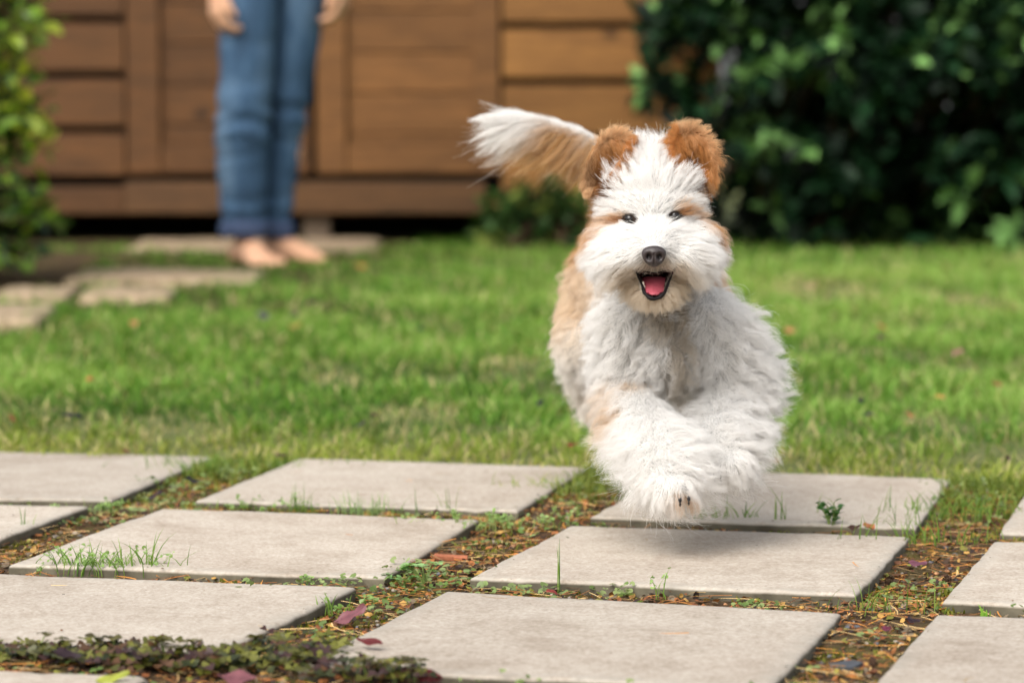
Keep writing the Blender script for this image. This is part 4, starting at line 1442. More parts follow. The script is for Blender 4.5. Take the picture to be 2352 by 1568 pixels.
# ---- ears: cupped flaps blown upright
def ear(cx, cy_, Y, ax_deg, half_l, half_w, yaw, seed, front_dir, rim_col):
    r = np.random.default_rng(seed)
    th = np.linspace(0, np.pi, 25); ph = np.linspace(0, 2 * np.pi, 48, endpoint=False)
    TH_, PH = np.meshgrid(th, ph, indexing='ij')
    a = np.sin(TH_) * np.cos(PH); b = np.cos(TH_); c = np.sin(TH_) * np.sin(PH)
    # a across, b along the flap, c thickness
    wid = half_w * (0.86 + .14 * b)
    A = a * R(wid); B = b * R(half_l); Cc = c * R(9)
    cup = R(44) * (1 - (a * a)) * (1 - .5 * b * b) - R(16)
    an = math.radians(ax_deg)
    along = np.array([math.sin(an), 0, math.cos(an)]); across = np.array([math.cos(an), 0, -math.sin(an)]); dep = np.array([0, 1.0, 0])
    ca_, sa_ = math.cos(math.radians(yaw)), math.sin(math.radians(yaw))
    across = across * ca_ + dep * sa_; dep2 = np.cross(along, across); dep2 = dep2 * np.sign(dep2[1])
    cen = dp(cx, cy_, Y)
    V = cen + A[..., None] * across + B[..., None] * along + (Cc + cup)[..., None] * dep2
    n0, n1 = V.shape[:2]
    i = np.arange(n0 * n1).reshape(n0, n1)
    q = np.stack([i[:-1], i[1:], np.roll(i[1:], -1, 1), np.roll(i[:-1], -1, 1)], -1).reshape(-1, 4)
    Vf = V.reshape(-1, 3)
    colv = np.tile(RU * .8, (len(Vf), 1))
    me = mesh_np('ear', Vf, q, mat=bpy.data.materials['dog_skin'], col=colv)
    Tt = np.concatenate([q[:, [0, 1, 2]], q[:, [0, 2, 3]]])
    o = child('ear', me, dog)
    P, Nn, idx = sample_surface(Vf, Tt, 19000, r)
    # outward normals
    fl_ = ((P - cen) * Nn).sum(1)
    rel = P - cen
    aa = rel @ across / R(half_w); bb = rel @ along / R(half_l)
    cc_ = (rel @ dep2)
    mid = R(44) * (1 - aa ** 2) * (1 - .5 * bb ** 2) - R(16)
    front = cc_ < mid
    Nn = np.where((((Nn @ dep2) > 0) == front)[:, None], -Nn, Nn)
    rim = smooth01((np.sqrt(aa ** 2 + bb ** 2) - .72) / .25)
    n = len(P)
    fd_ = nrm(np.array([front_dir[0], .05, -front_dir[1]]))
    outw = nrm(aa[:, None] * across + bb[:, None] * along)
    swirl = fd_ * (1 - .3 * rim[:, None]) + across * (aa[:, None] * .25)
    Dd = np.where(front[:, None], swirl * (1 - .6 * rim[:, None]) + outw * rim[:, None] * .8, outw * .8 + np.array([0, .5, .1]))
    Ll = np.where(front, R(54) - R(26) * rim, R(28))
    li = np.where(front, .35 + .5 * rim, .6)
    dark = np.clip(.74 + .8 * wob(P * np.array([1, 1, 1]), 210, seed) - .35 * rim + (.35 * (-bb)), 0, 1)
    c = np.where(front[:, None], RU * 1.3 * (1 - dark[:, None]) + DK * dark[:, None], RU * 1.05)
    w = np.clip(rim * 1.1 * (.55 + .45 * np.sign(rim_col * aa + .25)), 0, 1)[:, None]
    c = c * (1 - w) + (TN * .8 + CR * .25) * w
    c = c * (.85 + .3 * r.random((n, 1)))
    X = grow(P, Nn, Dd, Ll, li, np.full(n, .12), np.where(front, .85 - .35 * rim, .5), np.where(front, .05, .12) * (1 + rim), 1.2, 420, r)
    make_fur('ear_fur', X, c, .00012 * (.8 + .5 * r.random(n)), dog)
ear(1391, 372, 2.650, 33, 76, 44, -22, 41, (.45, .75), -1)
ear(1590, 368, 2.646, -10, 74, 55, 12, 42, (.30, .85), 1)

# ---- nose
def dog_nose():
    th = np.linspace(0, np.pi, 34); ph = np.linspace(0, 2 * np.pi, 56, endpoint=False)
    A, B = np.meshgrid(th, ph, indexing='ij')
    # pole towards the camera
    x = np.sin(A) * np.cos(B); z = np.sin(A) * np.sin(B); y = -np.cos(A)
    wx = 27 * (1 + .16 * z); X_ = x * wx; Z_ = z * 24 - 2
    Z_ = np.where(z > 0, z * 20, z * 27)
    Yd = y * 17
    # flat plane on top, philtrum groove and nostrils on the front
    for s in (-1, 1):
        d2 = ((X_ - s * 11.5) / 6.5) ** 2 + ((Z_ + 4 + .35 * abs(0)) / 8.0) ** 2
        dent = np.exp(-d2 * 1.1)
        Yd = Yd + 13 * dent * (y < 0)
    Yd = Yd + 3.5 * np.exp(-(X_ / 2.0) ** 2) * (Z_ < 4) * (y < 0)
    col = np.tile(np.array([.030, .021, .020]), (X_.size, 1))
    hl = hit(1502, 584)
    c0 = dp(1502, 585, hl[1] - R(2))
    V = c0 + np.stack([X_ * DS, Yd * DS, Z_ * DS], -1)
    nd = np.zeros(X_.shape)
    for s in (-1, 1): nd = np.maximum(nd, np.exp(-(((X_ - s * 11.5) / 6.5) ** 2 + ((Z_ + 4) / 8.0) ** 2) * 1.3) * (y < 0))
    col = col * (1 - nd.reshape(-1, 1) * .9)
    n0, n1 = V.shape[:2]
    i = np.arange(n0 * n1).reshape(n0, n1)
    q = np.stack([i[:-1], np.roll(i[:-1], -1, 1), np.roll(i[1:], -1, 1), i[1:]], -1).reshape(-1, 4)
    child('nose', mesh_np('nose', V.reshape(-1, 3), q, mat=vcol_mat('nose_leather', .36, .5, (700, .8, .0007)), col=col), dog)
dog_nose()

# ---- eyes
M_eye = plain('dog_eye', (.006, .004, .003), .05, .45)
for ex, ey, er in eyes_px:
    hh = hit(ex, ey)
    c0 = dp(ex, ey, hh[1] + R(6))
    Vs, Ts = ico(4)
    child('eye', mesh_np('eye', c0 + Vs * R(er), None, Ts, mat=M_eye), dog)

# ---- mouth
lw_ = np.interp(mp_dense[:, 1], [612, 628, 650, 672, 686], [1.9, 1.7, 2.8, 4.2, 4.8]) * (1 + .2 * np.sin(np.arange(len(lip_pts)) * 1.7))
V, q = tube(lip_pts + np.array([0, -R(.5), 0]), R(lw_), 10, True)
child('lips', mesh_np('lips', V, q, mat=plain('black_lip', (.007, .005, .005), .6, .2, (700, .3, .0004))), dog)
ny, nx = 22, 19
tv = np.linspace(0, 1, ny); su = np.linspace(-1, 1, nx)
yl_mid = lipY[len(lipY) // 2]
TVv = []
bot = hit(1503, 681)[1]
for t in tv:
    py = 636 + t * 41
    half = 28 * (1 - .36 * t) * math.sqrt(max(1 - max(0, (t - .72) / .285) ** 2, 0.0004))
    Yc = bot + .030 * (1 - t) ** 1.2 - .0012
    for s in su:
        groove = 1.6 * math.exp(-(s / .10) ** 2) * (1 - .4 * t)
        Yy = Yc + R(7 * (s * s) + groove) * (1 if t < .95 else .6)
        TVv.append(dp(1503 + s * half, py + 3 * s * s * (t < .9), Yy))
TVv = np.array(TVv)
i = np.arange(ny * nx).reshape(ny, nx)
q = np.stack([i[:-1, :-1], i[1:, :-1], i[1:, 1:], i[:-1, 1:]], -1).reshape(-1, 4)
me = mesh_np('tongue', TVv, q, mat=plain('tongue', s2l(172, 80, 92), .42, .45, (500, .35, .0006), (60, .08)))
o = child('tongue', me, dog)
sm = o.modifiers.new('t', 'SOLIDIFY'); sm.thickness = R(5); sm.offset = 0
for tx, ty in ((1477, 652), (1479, 660)):
    hh = hit(tx, ty)
    V = dp(tx, ty, lipY[len(lipY) * 14 // 16] + .002) + ICO[0] * np.array([R(3), R(3), R(6)])
    child('tooth', mesh_np('tooth', V, None, ICO[1], mat=plain('tooth', s2l(236, 228, 210), .3, .5)), dog)
# ---- claws
M_claw = plain('claw', (.015, .012, .011), .35, .5)
for cx_, cy2, Yc in ((1562, 1150, 2.594), (1582, 1147, 2.598), (1642, 1094, 2.658), (1656, 1096, 2.658)):
    path = [dp(cx_, cy2 - 6, Yc - .004), dp(cx_, cy2, Yc - .010), dp(cx_, cy2 + 8, Yc - .012), dp(cx_, cy2 + 13, Yc - .010)]
    V, q = tube(path, np.array([R(4), R(4), R(3), R(.6)]), 7)
    child('claw', mesh_np('claw', V, q, mat=M_claw), dog)
#==PART4==
# ------------------------------------------------------------------ litter in the joints
r = np.random.default_rng(99)
def joint_pts(n, y0=1.75, y1=3.42, lo=-2.0, hi=-.004, grow=-.001):
    out = []
    tot = 0
    while tot < n:
        Y = y0 + (y1 - y0) * r.random(n * 4)
        P = np.stack([(r.random(n * 4) * 2 - 1) * (Y * .18 * 1.2 + .12), Y], -1)
        b = behind(P)
        P = P[(~in_slabs(P, grow)) & (b < hi) & (b > lo)]
        out.append(P); tot += len(P)
    return np.concatenate(out)[:n]
def bz(P): return bed_z(P[:, 0], P[:, 1])
def slab_top_pts(n):
    ks = list(quads)
    out = []
    for _ in range(n):
        Q = quads[ks[r.integers(len(ks))]]
        u, v = r.uniform(.03, .97, 2)
        out.append((1 - u) * (1 - v) * Q[3] + u * (1 - v) * Q[2] + u * v * Q[1] + (1 - u) * v * Q[0])
    return np.array(out)
def pick(cols, n, w=None):
    cols = np.array(cols)
    return cols[r.choice(len(cols), n, p=w)] * (.75 + .5 * r.random((n, 1)))

# fallen pine needles
def needles(P, z, L, tilt):
    n = len(P)
    a = r.uniform(0, np.pi * 2, n)
    d = np.stack([np.cos(a), np.sin(a), r.normal(0, tilt, n)], -1)
    bend = np.stack([-np.sin(a), np.cos(a), 0 * a], -1) * r.normal(0, .10, (n, 1))
    t = np.linspace(-.5, .5, 4)
    X = np.column_stack([P, z])[:, None] + d[:, None] * (L[:, None] * t)[..., None] + bend[:, None] * (L[:, None] * (t ** 2)[None] * 4)[..., None]
    X[:, :, 2] += np.abs(t)[None] * 0
    W = np.full((n, 4), .00048) * (0.7 + .6 * r.random((n, 1))); W[:, 3] *= .3
    side = nrm(np.cross(d, np.array([0, -.35, 1.0])))
    c = .95 * pick([s2l(204, 138, 66), s2l(160, 102, 52), s2l(212, 178, 122), s2l(128, 88, 54), s2l(98, 64, 40), s2l(150, 124, 84)], n)
    return ribbons(X, W, side, c, c * .9)
P = joint_pts(3600)
a1 = needles(P, bz(P) + .0015 + .006 * r.random(3600) ** 2, r.uniform(.012, .042, 3600), .10)
P = slab_top_pts(46)
a2 = needles(P, np.full(46, .0035), r.uniform(.008, .030, 46), .01)
# bark chips and leaf crumbs
def chips(P, z, size, cols, flat=.5, w=None):
    n = len(P)
    TVc = np.array([(-.5, -.3, 0), (.1, -.42, .06), (.55, -.1, 0), (.4, .33, .08), (-.2, .4, 0), (-.55, .1, .05), (0, 0, .16)])
    TQ = np.array([(0, 1, 6, 5), (1, 2, 3, 6), (6, 3, 4, 5)])
    f = nrm(np.stack([r.normal(size=n), r.normal(size=n), r.normal(0, flat * .5, n)], -1))
    up = nrm(np.stack([r.normal(0, flat, n), r.normal(0, flat, n), np.ones(n)], -1))
    return scatter_tmpl((TVc, TQ), np.column_stack([P, z]), f, up, size, pick(cols, n, w))
cols_l = [s2l(122, 74, 44), s2l(154, 98, 56), s2l(92, 60, 40), s2l(62, 46, 34), s2l(112, 98, 80), s2l(54, 42, 38), s2l(170, 132, 72), s2l(124, 122, 54)]
P = joint_pts(13000)
a3 = chips(P, bz(P) + .0010 + .003 * r.random(13000), .0016 + .0062 * r.random(13000) ** 1.8, cols_l, .55)
P = slab_top_pts(130)
a4 = chips(P, np.full(130, .0012), r.uniform(.0008, .0026, 130), [s2l(70, 52, 38), s2l(120, 80, 50), s2l(40, 34, 28)], .2)
# soil and crumbs washed onto the slab rims
ks = list(quads); Pe = []
for _ in range(900):
    Q = quads[ks[r.integers(len(ks))]]; e_ = r.integers(4); a_, b_ = Q[e_], Q[(e_ + 1) % 4]; t_ = r.random()
    if math.sin(t_ * 9 + e_ * 2 + Q[0, 0] * 7) < -.1: continue
    pt = a_ + (b_ - a_) * t_; Pe.append(pt + (Q.mean(0) - pt) * abs(r.normal(0, .035)))
Pe = np.array(Pe)
a5 = chips(Pe, np.full(len(Pe), .0008), r.uniform(.0006, .0028, len(Pe)), [s2l(74, 58, 42), s2l(104, 82, 58), s2l(52, 42, 32), s2l(96, 98, 46)], .3)
V, q, C = merge([a1, a2, a3, a4, a5])
link('pine_litter', mesh_np('pine_litter', V, q, mat=M_litter, col=C, smooth=False), label='orange pine needles and bark crumbs strewn between the slabs', cat='litter', kind='stuff')

# moss along the slab edges and low green growth that thickens towards the lawn
P = joint_pts(52000)
b = behind(P)
P3 = np.column_stack([P, np.zeros(len(P))])
edge = in_slabs(P, .012)
nz = wob(P3, 22, 51) + .5 * wob(P3, 60, 52)
prob = np.clip((nz - .02) * 1.2, 0, 1) * (.30 + .65 * edge) + np.clip((b + .30) / .3, 0, 1) * .8
k_ = r.random(len(P)) < prob
P = P[k_]; b = b[k_]; n = len(P)
far = np.clip((b + .45) / .45, 0, 1)
hgt = (.003 + .004 * r.random(n)) * (1 - far) + (.008 + .022 * r.random(n) ** 1.5) * far
cm = s2l(92, 94, 30) + (s2l(140, 140, 56) - s2l(92, 94, 30)) * r.random((n, 1))
cg = s2l(86, 110, 40) + (s2l(144, 156, 78) - s2l(86, 110, 40)) * r.random((n, 1))
mixg = (r.random((n, 1)) < far[:, None])
c = np.where(mixg, cg, cm)
rng = r
m1 = blades(np.column_stack([P, bz(P)]), hgt, np.clip(r.normal(.7, .3, n), .1, 1.2), .0008 + .0007 * r.random(n), c * .65, c)
V, q, C = m1
link('moss', mesh_np('moss', V, q, mat=M_grass, col=C, smooth=False), label='yellow-green moss and seedling grass filling the slab joints', cat='moss', kind='stuff')

# little round-leaved weeds in the joints
round_leaf = (np.array([(0, 0, 0), (.35, .38, .06), (.8, .42, .08), (1.0, .1, .02), (1.0, -.1, .02), (.8, -.42, .08), (.35, -.38, .06), (.55, 0, -.03)]),
              np.array([(0, 7, 2, 1), (7, 4, 3, 2), (7, 6, 5, 4), (0, 6, 7, 7)]))
round_leaf = (round_leaf[0], np.array([(0, 7, 2, 1), (7, 4, 3, 2), (7, 6, 5, 4)]))
clus = joint_pts(520)
wgt = np.clip(.25 + wob(np.column_stack([clus, np.zeros(len(clus))]), 7, 71), 0, 1) + np.clip((behind(clus) + .5) / .5, 0, 1) * .5
wgt = wgt * np.where((clus[:, 0] > .22) & (behind(clus) < -.35), .25, 1.0)
clus = clus[r.random(len(clus)) < wgt]
lp, lf, lu, ls, lc = [], [], [], [], []
for cpt in clus:
    m = r.integers(6, 18)
    hgt = r.uniform(.004, .014)
    tone = .72 * (s2l(100, 128, 58) + (s2l(164, 180, 116) - s2l(100, 128, 58)) * r.random())
    for _ in range(m):
        off = r.normal(0, .011, 2)
        lp.append((cpt[0] + off[0], cpt[1] + off[1], -.009 + hgt * r.random())); a = math.atan2(off[1], off[0]) + r.normal(0, .6)
        lf.append((math.cos(a), math.sin(a), r.normal(.25, .25))); lu.append(nrm(np.array([r.normal(0, .35), r.normal(-.25, .3), 1])))
        ls.append(r.uniform(.0035, .0085)); lc.append(tone * r.uniform(.7, 1.2))
V, q, C = scatter_tmpl(round_leaf, np.array(lp), np.array(lf), np.array(lu), np.array(ls), np.array(lc))
link('weeds', mesh_np('weeds', V, q, mat=M_leaf, col=C), label='tiny round-leaved green weeds growing in the slab joints', cat='weeds', kind='stuff')

# fine gravel, and the stones large enough to tell apart
def stone_mesh(seed, c):
    rr = np.random.default_rng(seed)
    Vv = ICO[0] * np.array([1, rr.uniform(.6, .9), rr.uniform(.38, .6)])
    Vv = Vv * (1 + .16 * wob(ICO[0], 2.2, seed)[:, None] + .07 * wob(ICO[0], 5, seed + 1)[:, None])
    return mesh_np('pebble', Vv, None, ICO[1], mat=M_stone, col=np.tile(c, (len(Vv), 1)))
IC1 = ico(1)
P = joint_pts(700, hi=-.15)
n = len(P)
sz_ = r.uniform(.0012, .0036, n)
Vg = np.column_stack([P, bz(P) + .0008])[:, None] + IC1[0][None] * sz_[:, None, None] * np.array([1, .85, .6]) * (1 + .15 * r.normal(size=(n, len(IC1[0]), 1)))
Tg = IC1[1][None] + (np.arange(n) * len(IC1[0]))[:, None, None]
cg = pick([s2l(120, 116, 110), s2l(150, 140, 128), s2l(92, 92, 96), s2l(164, 120, 84), s2l(70, 70, 74)], n)
link('gravel', mesh_np('gravel', Vg.reshape(-1, 3), None, Tg.reshape(-1, 3), mat=M_stone, col=np.repeat(cg, len(IC1[0]), 0)), label='fine grey gravel scattered in the soil between the slabs', cat='gravel', kind='stuff')
protos = [stone_mesh(300 + i, c) for i, c in enumerate([s2l(134, 128, 120), s2l(104, 104, 108), s2l(158, 148, 134), s2l(84, 88, 94)])]
near_joint = [((890, 1352), 11), ((855, 1372), 9), ((900, 1385), 7), ((845, 1418), 10), ((868, 1436), 12), ((820, 1440), 9), ((760, 1462), 11), ((905, 1357), 15), ((700, 1478), 9), ((740, 1440), 7)]
right_joint = [((1970, 1442), 20), ((2030, 1462), 16), ((2000, 1400), 13), ((1960, 1428), 10), ((2070, 1480), 15), ((1905, 1508), 16), ((2060, 1355), 10), ((2105, 1372), 9), ((2010, 1545), 11), ((1880, 1545), 9), ((2110, 1410), 12), ((1990, 1478), 12), ((2140, 1328), 8), ((1945, 1468), 9)]
for spots, lab, gp in ((near_joint, 'small grey stone in the litter of the wide joint left of the front slab', 'stones in the middle joint'),
                       (right_joint, 'small grey stone in the litter of the joint right of the front slab', 'stones in the right joint')):
    for (px, s) in spots:
        Pp = gnd(*px, -.009)
        o = link('pebble', protos[r.integers(4)], label=lab, cat='stone', group=gp)
        sc = s * .5 * Pp[1] / F
        o.location = (Pp[0], Pp[1], -.009 + sc * .25); o.scale = (sc, sc, sc); o.rotation_euler = (r.normal(0, .2), r.normal(0, .2), r.uniform(0, 6))
# one flat slate chip
Vv = np.array([(-.5, -.25, 0), (.2, -.34, 0), (.55, .0, 0), (.3, .3, 0), (-.35, .28, 0)]) 
top = Vv + np.array([0, 0, .10]); Vv = np.concatenate([Vv, top])
qs = [(i, (i + 1) % 5, 5 + (i + 1) % 5, 5 + i) for i in range(5)]
me = mesh_np('slate_chip', Vv * .026, qs, [(5, 6, 7), (5, 7, 8), (5, 8, 9)], mat=M_stone, col=np.tile(s2l(60, 63, 68), (10, 1)), smooth=False)
o = link('slate_chip', me, label='flat dark blue-grey slate chip low in the right joint', cat='stone'); o.location = gnd(1940, 1532, -.007); o.rotation_euler = (.12, -.1, .1)

# bark piece
me = box(-.016, .016, -.004, .004, 0, .0045, plain('red_brown_bark', s2l(150, 92, 66), .8, .2, (260, .6, .001), (90, .3)), .001, 'bark_piece')
o = link('bark_piece', me, label='flat reddish brown bark piece beside the clover seedling', cat='bark'); o.location = gnd(1035, 1285, -.007); o.rotation_euler = (.15, .05, -.06)

# ------------------------------------------------------------------ fallen leaves
def leaf_mesh(L, W, c, curl, seed, wav=.12):
    rr = np.random.default_rng(seed)
    ns, nw = 9, 7
    t = np.linspace(0, 1, ns); s = np.linspace(-1, 1, nw)
    Tt, Ss = np.meshgrid(t, s, indexing='ij')
    w = W / 2 * np.clip(np.sin(np.pi * np.clip(Tt * .96 + .02, 0, 1)) ** .75, .04, 1)
    X = (Tt - .5) * L; Y = Ss * w
    Z = curl * .35 * L * (Ss ** 2) * np.sin(np.pi * Tt) * rr.uniform(-.3, 1) + curl * 1.0 * L * (Tt - .5) ** 2 * rr.choice([-1, 1]) + 2 * wav * W * .4 * np.sin(Tt * 9 + rr.uniform(0, 6)) * Ss + .03 * L * np.sin(Ss * 5 + rr.uniform(0, 6))
    V = np.stack([X, Y, Z], -1).reshape(-1, 3)
    V = V + np.stack([wob(V, 5 / L, seed), wob(V, 5 / L, seed + 1), 1.2 * wob(V, 7 / L, seed + 2)], -1) * L * .055
    i = np.arange(ns * nw).reshape(ns, nw)
    q = np.stack([i[:-1, :-1], i[1:, :-1], i[1:, 1:], i[:-1, 1:]], -1).reshape(-1, 4)
    rib = np.exp(-(Ss / .12) ** 2).ravel()[:, None]
    C = (np.array(c)[None] * .62 + .04 * np.array(c).mean()) * (.85 + .3 * rr.random((len(V), 1))) * (1 - .25 * rib)
    return mesh_np('fallen_leaf', V, q, mat=M_dead, col=C)
PUR, PNK, RED, BRN, ORG, TAN, YEL, BLK = s2l(58, 38, 46), s2l(146, 88, 96), s2l(112, 36, 38), s2l(82, 50, 36), s2l(196, 122, 70), s2l(190, 160, 118), s2l(188, 196, 70), s2l(40, 34, 40)
leaves = [  # px, size px long, wide, colour, curl, z, tilt, label
 ((806, 1420), 82, 46, PNK, .25, -.004, (.55, .1), 'crumpled pink leaf in the joint beside the front slab'),
 ((150, 1512), 74, 40, PUR, .35, .006, (.7, .1), 'dark purple leaf lying in the bronze clover'),
 ((545, 1563), 100, 60, PNK, .2, -.002, (.5, 0), 'dusky pink leaf at the bottom edge below the clover'),
 ((850, 1484), 80, 26, RED, .3, .003, (.5, .2), 'narrow dark red leaf on the corner of the front slab'),
 ((985, 1562), 70, 46, RED, .35, .000, (.8, .1), 'crinkled dark red leaf under the front slab edge'),
 ((440, 1108), 44, 22, BLK, .2, .012, (1.0, 1.2), 'blackish purple leaf standing up in the grassy joint'),
 ((355, 1142), 50, 34, PUR, .3, .002, (.6, .1), 'dark plum leaf at the corner of the slabs on the left'),
 ((288, 1041), 26, 14, RED, .3, .004, (.4, 0), 'small bright red leaf on the far edge of a slab'),
 ((648, 1050), 30, 20, BRN, .5, .006, (.5, .2), 'curled dark brown leaf at the corner of the lawn edge slab'),
 ((1995, 1216), 40, 26, ORG, .5, .004, (.9, .2), 'curled orange leaf in the crack beside the leafy weed'),
 ((1960, 1217), 32, 20, BRN, .4, .002, (.7, .2), 'dark brown leaf in the crack beside the orange leaf'),
 ((2108, 1300), 46, 26, s2l(128, 74, 92), .25, -.004, (.5, .1), 'mauve leaf in the upper part of the right joint'),
 ((2035, 1452), 30, 20, s2l(120, 48, 74), .5, -.003, (.6, 0), 'small magenta leaf among stones of the right joint'),
 ((2096, 1432), 40, 26, PUR, .4, -.002, (.6, .3), 'plum leaf between stones of the right joint'),
 ((1850, 1405 - 27), 30, 16, RED, .4, -.002, (.7, .1), 'red leaf scrap in the gap under the middle slab') if False else ((1270, 1366), 34, 16, s2l(172, 70, 62), .5, -.003, (.9, .1), 'crumpled red leaf in the gap before the front slab'),
 ((2313, 1055), 34, 20, BRN, .3, .022, (1.1, 1.0), 'dark brown leaf held upright in the grass at the right edge'),
 ((1976, 935), 34, 18, BLK, .3, .022, (1.0, .9), 'black leaf caught in the grass right of the dog'),
 ((1994, 966), 30, 16, BLK, .3, .020, (.9, -.6), 'black leaf just below another black leaf in the grass'),
 ((2200, 822), 46, 30, s2l(190, 110, 128), .2, .028, (.9, .1), 'pink leaf lying on the lawn far right'),
 ((2022, 788), 40, 18, BRN, .3, .028, (.8, .1), 'brown leaf on the lawn below a tan one'),
 ((2025, 762), 30, 20, ORG, .3, .030, (.8, .1), 'pale orange leaf on the lawn above a brown one'),
 ((1812, 770), 34, 26, s2l(214, 140, 92), .3, .030, (1.0, .2), 'round orange leaf on the lawn beside the foreleg'),
 ((1860, 664), 50, 20, TAN, .3, .034, (.8, .1), 'long tan leaf on the lawn near the shrub'),
 ((2290, 895), 34, 20, s2l(150, 84, 48), .3, .026, (.8, .1), 'rusty leaf on the lawn at the far right'),
 ((2090, 968), 26, 20, ORG, .4, .020, (.8, .2), 'small amber leaf in the grass by the right slab'),
 ((1775, 1062), 34, 26, TAN, .2, .016, (.6, .1), 'pale straw coloured leaf in front of the paws'),
 ((604, 734), 44, 28, s2l(74, 70, 80), .3, .030, (.8, .3), 'slate grey dead leaf on the lawn below the person'),
 ((676, 732), 24, 26, BLK, .3, .030, (.9, .5), 'black dead leaf beside a slate grey one on the lawn'),
 ((720, 704), 30, 24, BRN, .3, .032, (.9, .4), 'dark brown leaf on the lawn nearest the bare feet'),
 ((678, 760), 40, 18, s2l(186, 146, 60), .2, .028, (.7, .2), 'yellowish leaf on the lawn under a black leaf'),
 ((968, 765), 26, 18, BLK, .3, .028, (.9, .3), 'small black leaf in the middle of the lawn'),
 ((308, 752), 26, 22, ORG, .3, .030, (.9, .3), 'small orange leaf on the lawn near the stepping stones'),
 ((165, 968), 66, 30, s2l(40, 36, 48), .25, .016, (.7, .1), 'long blackish leaf in the grass at the left'),
 ((30, 975), 36, 22, s2l(150, 104, 52), .3, .014, (.8, .2), 'ochre leaf in the grass at the left edge'),
 ((828, 990), 56, 26, s2l(104, 98, 110), .2, .014, (.7, .1), 'grey violet leaf in the grass above the middle slab'),
 ((860, 968), 24, 18, BRN, .4, .018, (.8, .3), 'small brown leaf above the grey violet leaf'),
 ((205, 884), 22, 18, s2l(190, 96, 40), .3, .024, (.9, .2), 'tiny rust orange leaf in the left of the lawn'),
 ((1240, 940), 20, 30, BLK, .3, .020, (1.1, .8), 'black leaf scrap standing in the grass beside the hind leg'),
 ((1314, 1027), 30, 18, s2l(140, 62, 34), .4, .012, (.8, .1), 'russet leaf in the grass beside the front paw'),
 ((830, 620), 40, 22, s2l(188, 130, 52), .2, .034, (.8, .1), 'golden leaf on the lawn beside the bare foot'),
 ((2160, 925), 30, 22, s2l(204, 160, 72), .3, .024, (.8, .1), 'small golden leaf on the right of the lawn'),
 ((1700, 900 - 160), 1, 1, TAN, .1, -.05, (0, 0), None),
]
for k, (px, l_, w_, c, cu, z, tl, lab) in enumerate(leaves):
    if lab is None: continue
    Pp = gnd(*px, max(z, -.01))
    far_ = .78 if px[1] < 1000 else .95
    me = leaf_mesh(l_ * Pp[1] / F * far_, w_ * Pp[1] / F * 1.1 * far_, c, cu * .8, 700 + k)
    o = link('fallen_leaf', me, label=lab, cat='leaf')
    o.location = Pp + np.array([0, 0, .003 if px[1] > 1000 else .009]); o.rotation_euler = (tl[0] * .6, r.normal(0, .25), r.normal(0, .5) + (tl[1] if tl[1] > .5 else 0))
me = leaf_mesh(.026, .010, YEL, .2, 900); o = link('fallen_leaf', me, label='yellow-green leaf at the bottom under the clover', cat='leaf')
o.location = gnd(255, 1556, .004); o.rotation_euler = (.5, -.2, .45)

# ------------------------------------------------------------------ pine cones
def cone_mesh(seed):
    rr = np.random.default_rng(seed)
    n = 70
    k = np.arange(n)
    t = (k + .5) / n
    ang = k * 2.39996
    rad = .62 * np.sin(np.pi * (t * .9 + .06)) ** .8
    pos = np.stack([np.cos(ang) * rad * .6, np.sin(ang) * rad * .6, (t - .5) * 1.5], -1)
    fwd = np.stack([np.cos(ang), np.sin(ang), .25 + .6 * t], -1)
    up = np.tile([0, 0, 1.0], (n, 1)) + .1 * rr.normal(size=(n, 3))
    V, q, C = scatter_tmpl(leaf_template(1, .8, 2, .2, -.2), pos, fwd, up, .42 * (.8 + .3 * rr.random(n)), np.tile(s2l(74, 54, 42), (n, 1)) * (.6 + .7 * rr.random((n, 1))))
    V2 = ICO[0] * np.array([.33, .33, .72])
    return V, q, C, V2
for k, (px, s, lab) in enumerate((((2042, 1340), 34, 'dark pine cone in the right joint against the middle slab'),
                                  ((2174, 1340), 34, 'dark pine cone in the right joint against the far right slab'),
                                  ((2006, 1528), 34, 'dark pine cone low in the right joint by the slate chip'),
                                  ((1808, 1206), 24, 'small dark pine cone in the crack before the paws'),
                                  ((1002, 1182), 24, 'small dark pine cone in the crack behind the middle left slab'))):
    Pp = gnd(*px, -.006)
    V, q, C, V2 = cone_mesh(400 + k)
    sc = s * .5 * Pp[1] / F
    o = empty('pine_cone', tuple(Pp + np.array([0, 0, sc * .4])), label=lab, cat='pine cone')
    a = link('scales', mesh_np('scales', V * sc, q, mat=M_litter, col=C), o)
    b_ = link('core', mesh_np('core', V2 * sc, None, ICO[1], mat=M_bark), o)
    o.rotation_euler = (1.2 + r.normal(0, .2), r.normal(0, .3), r.uniform(0, 6))

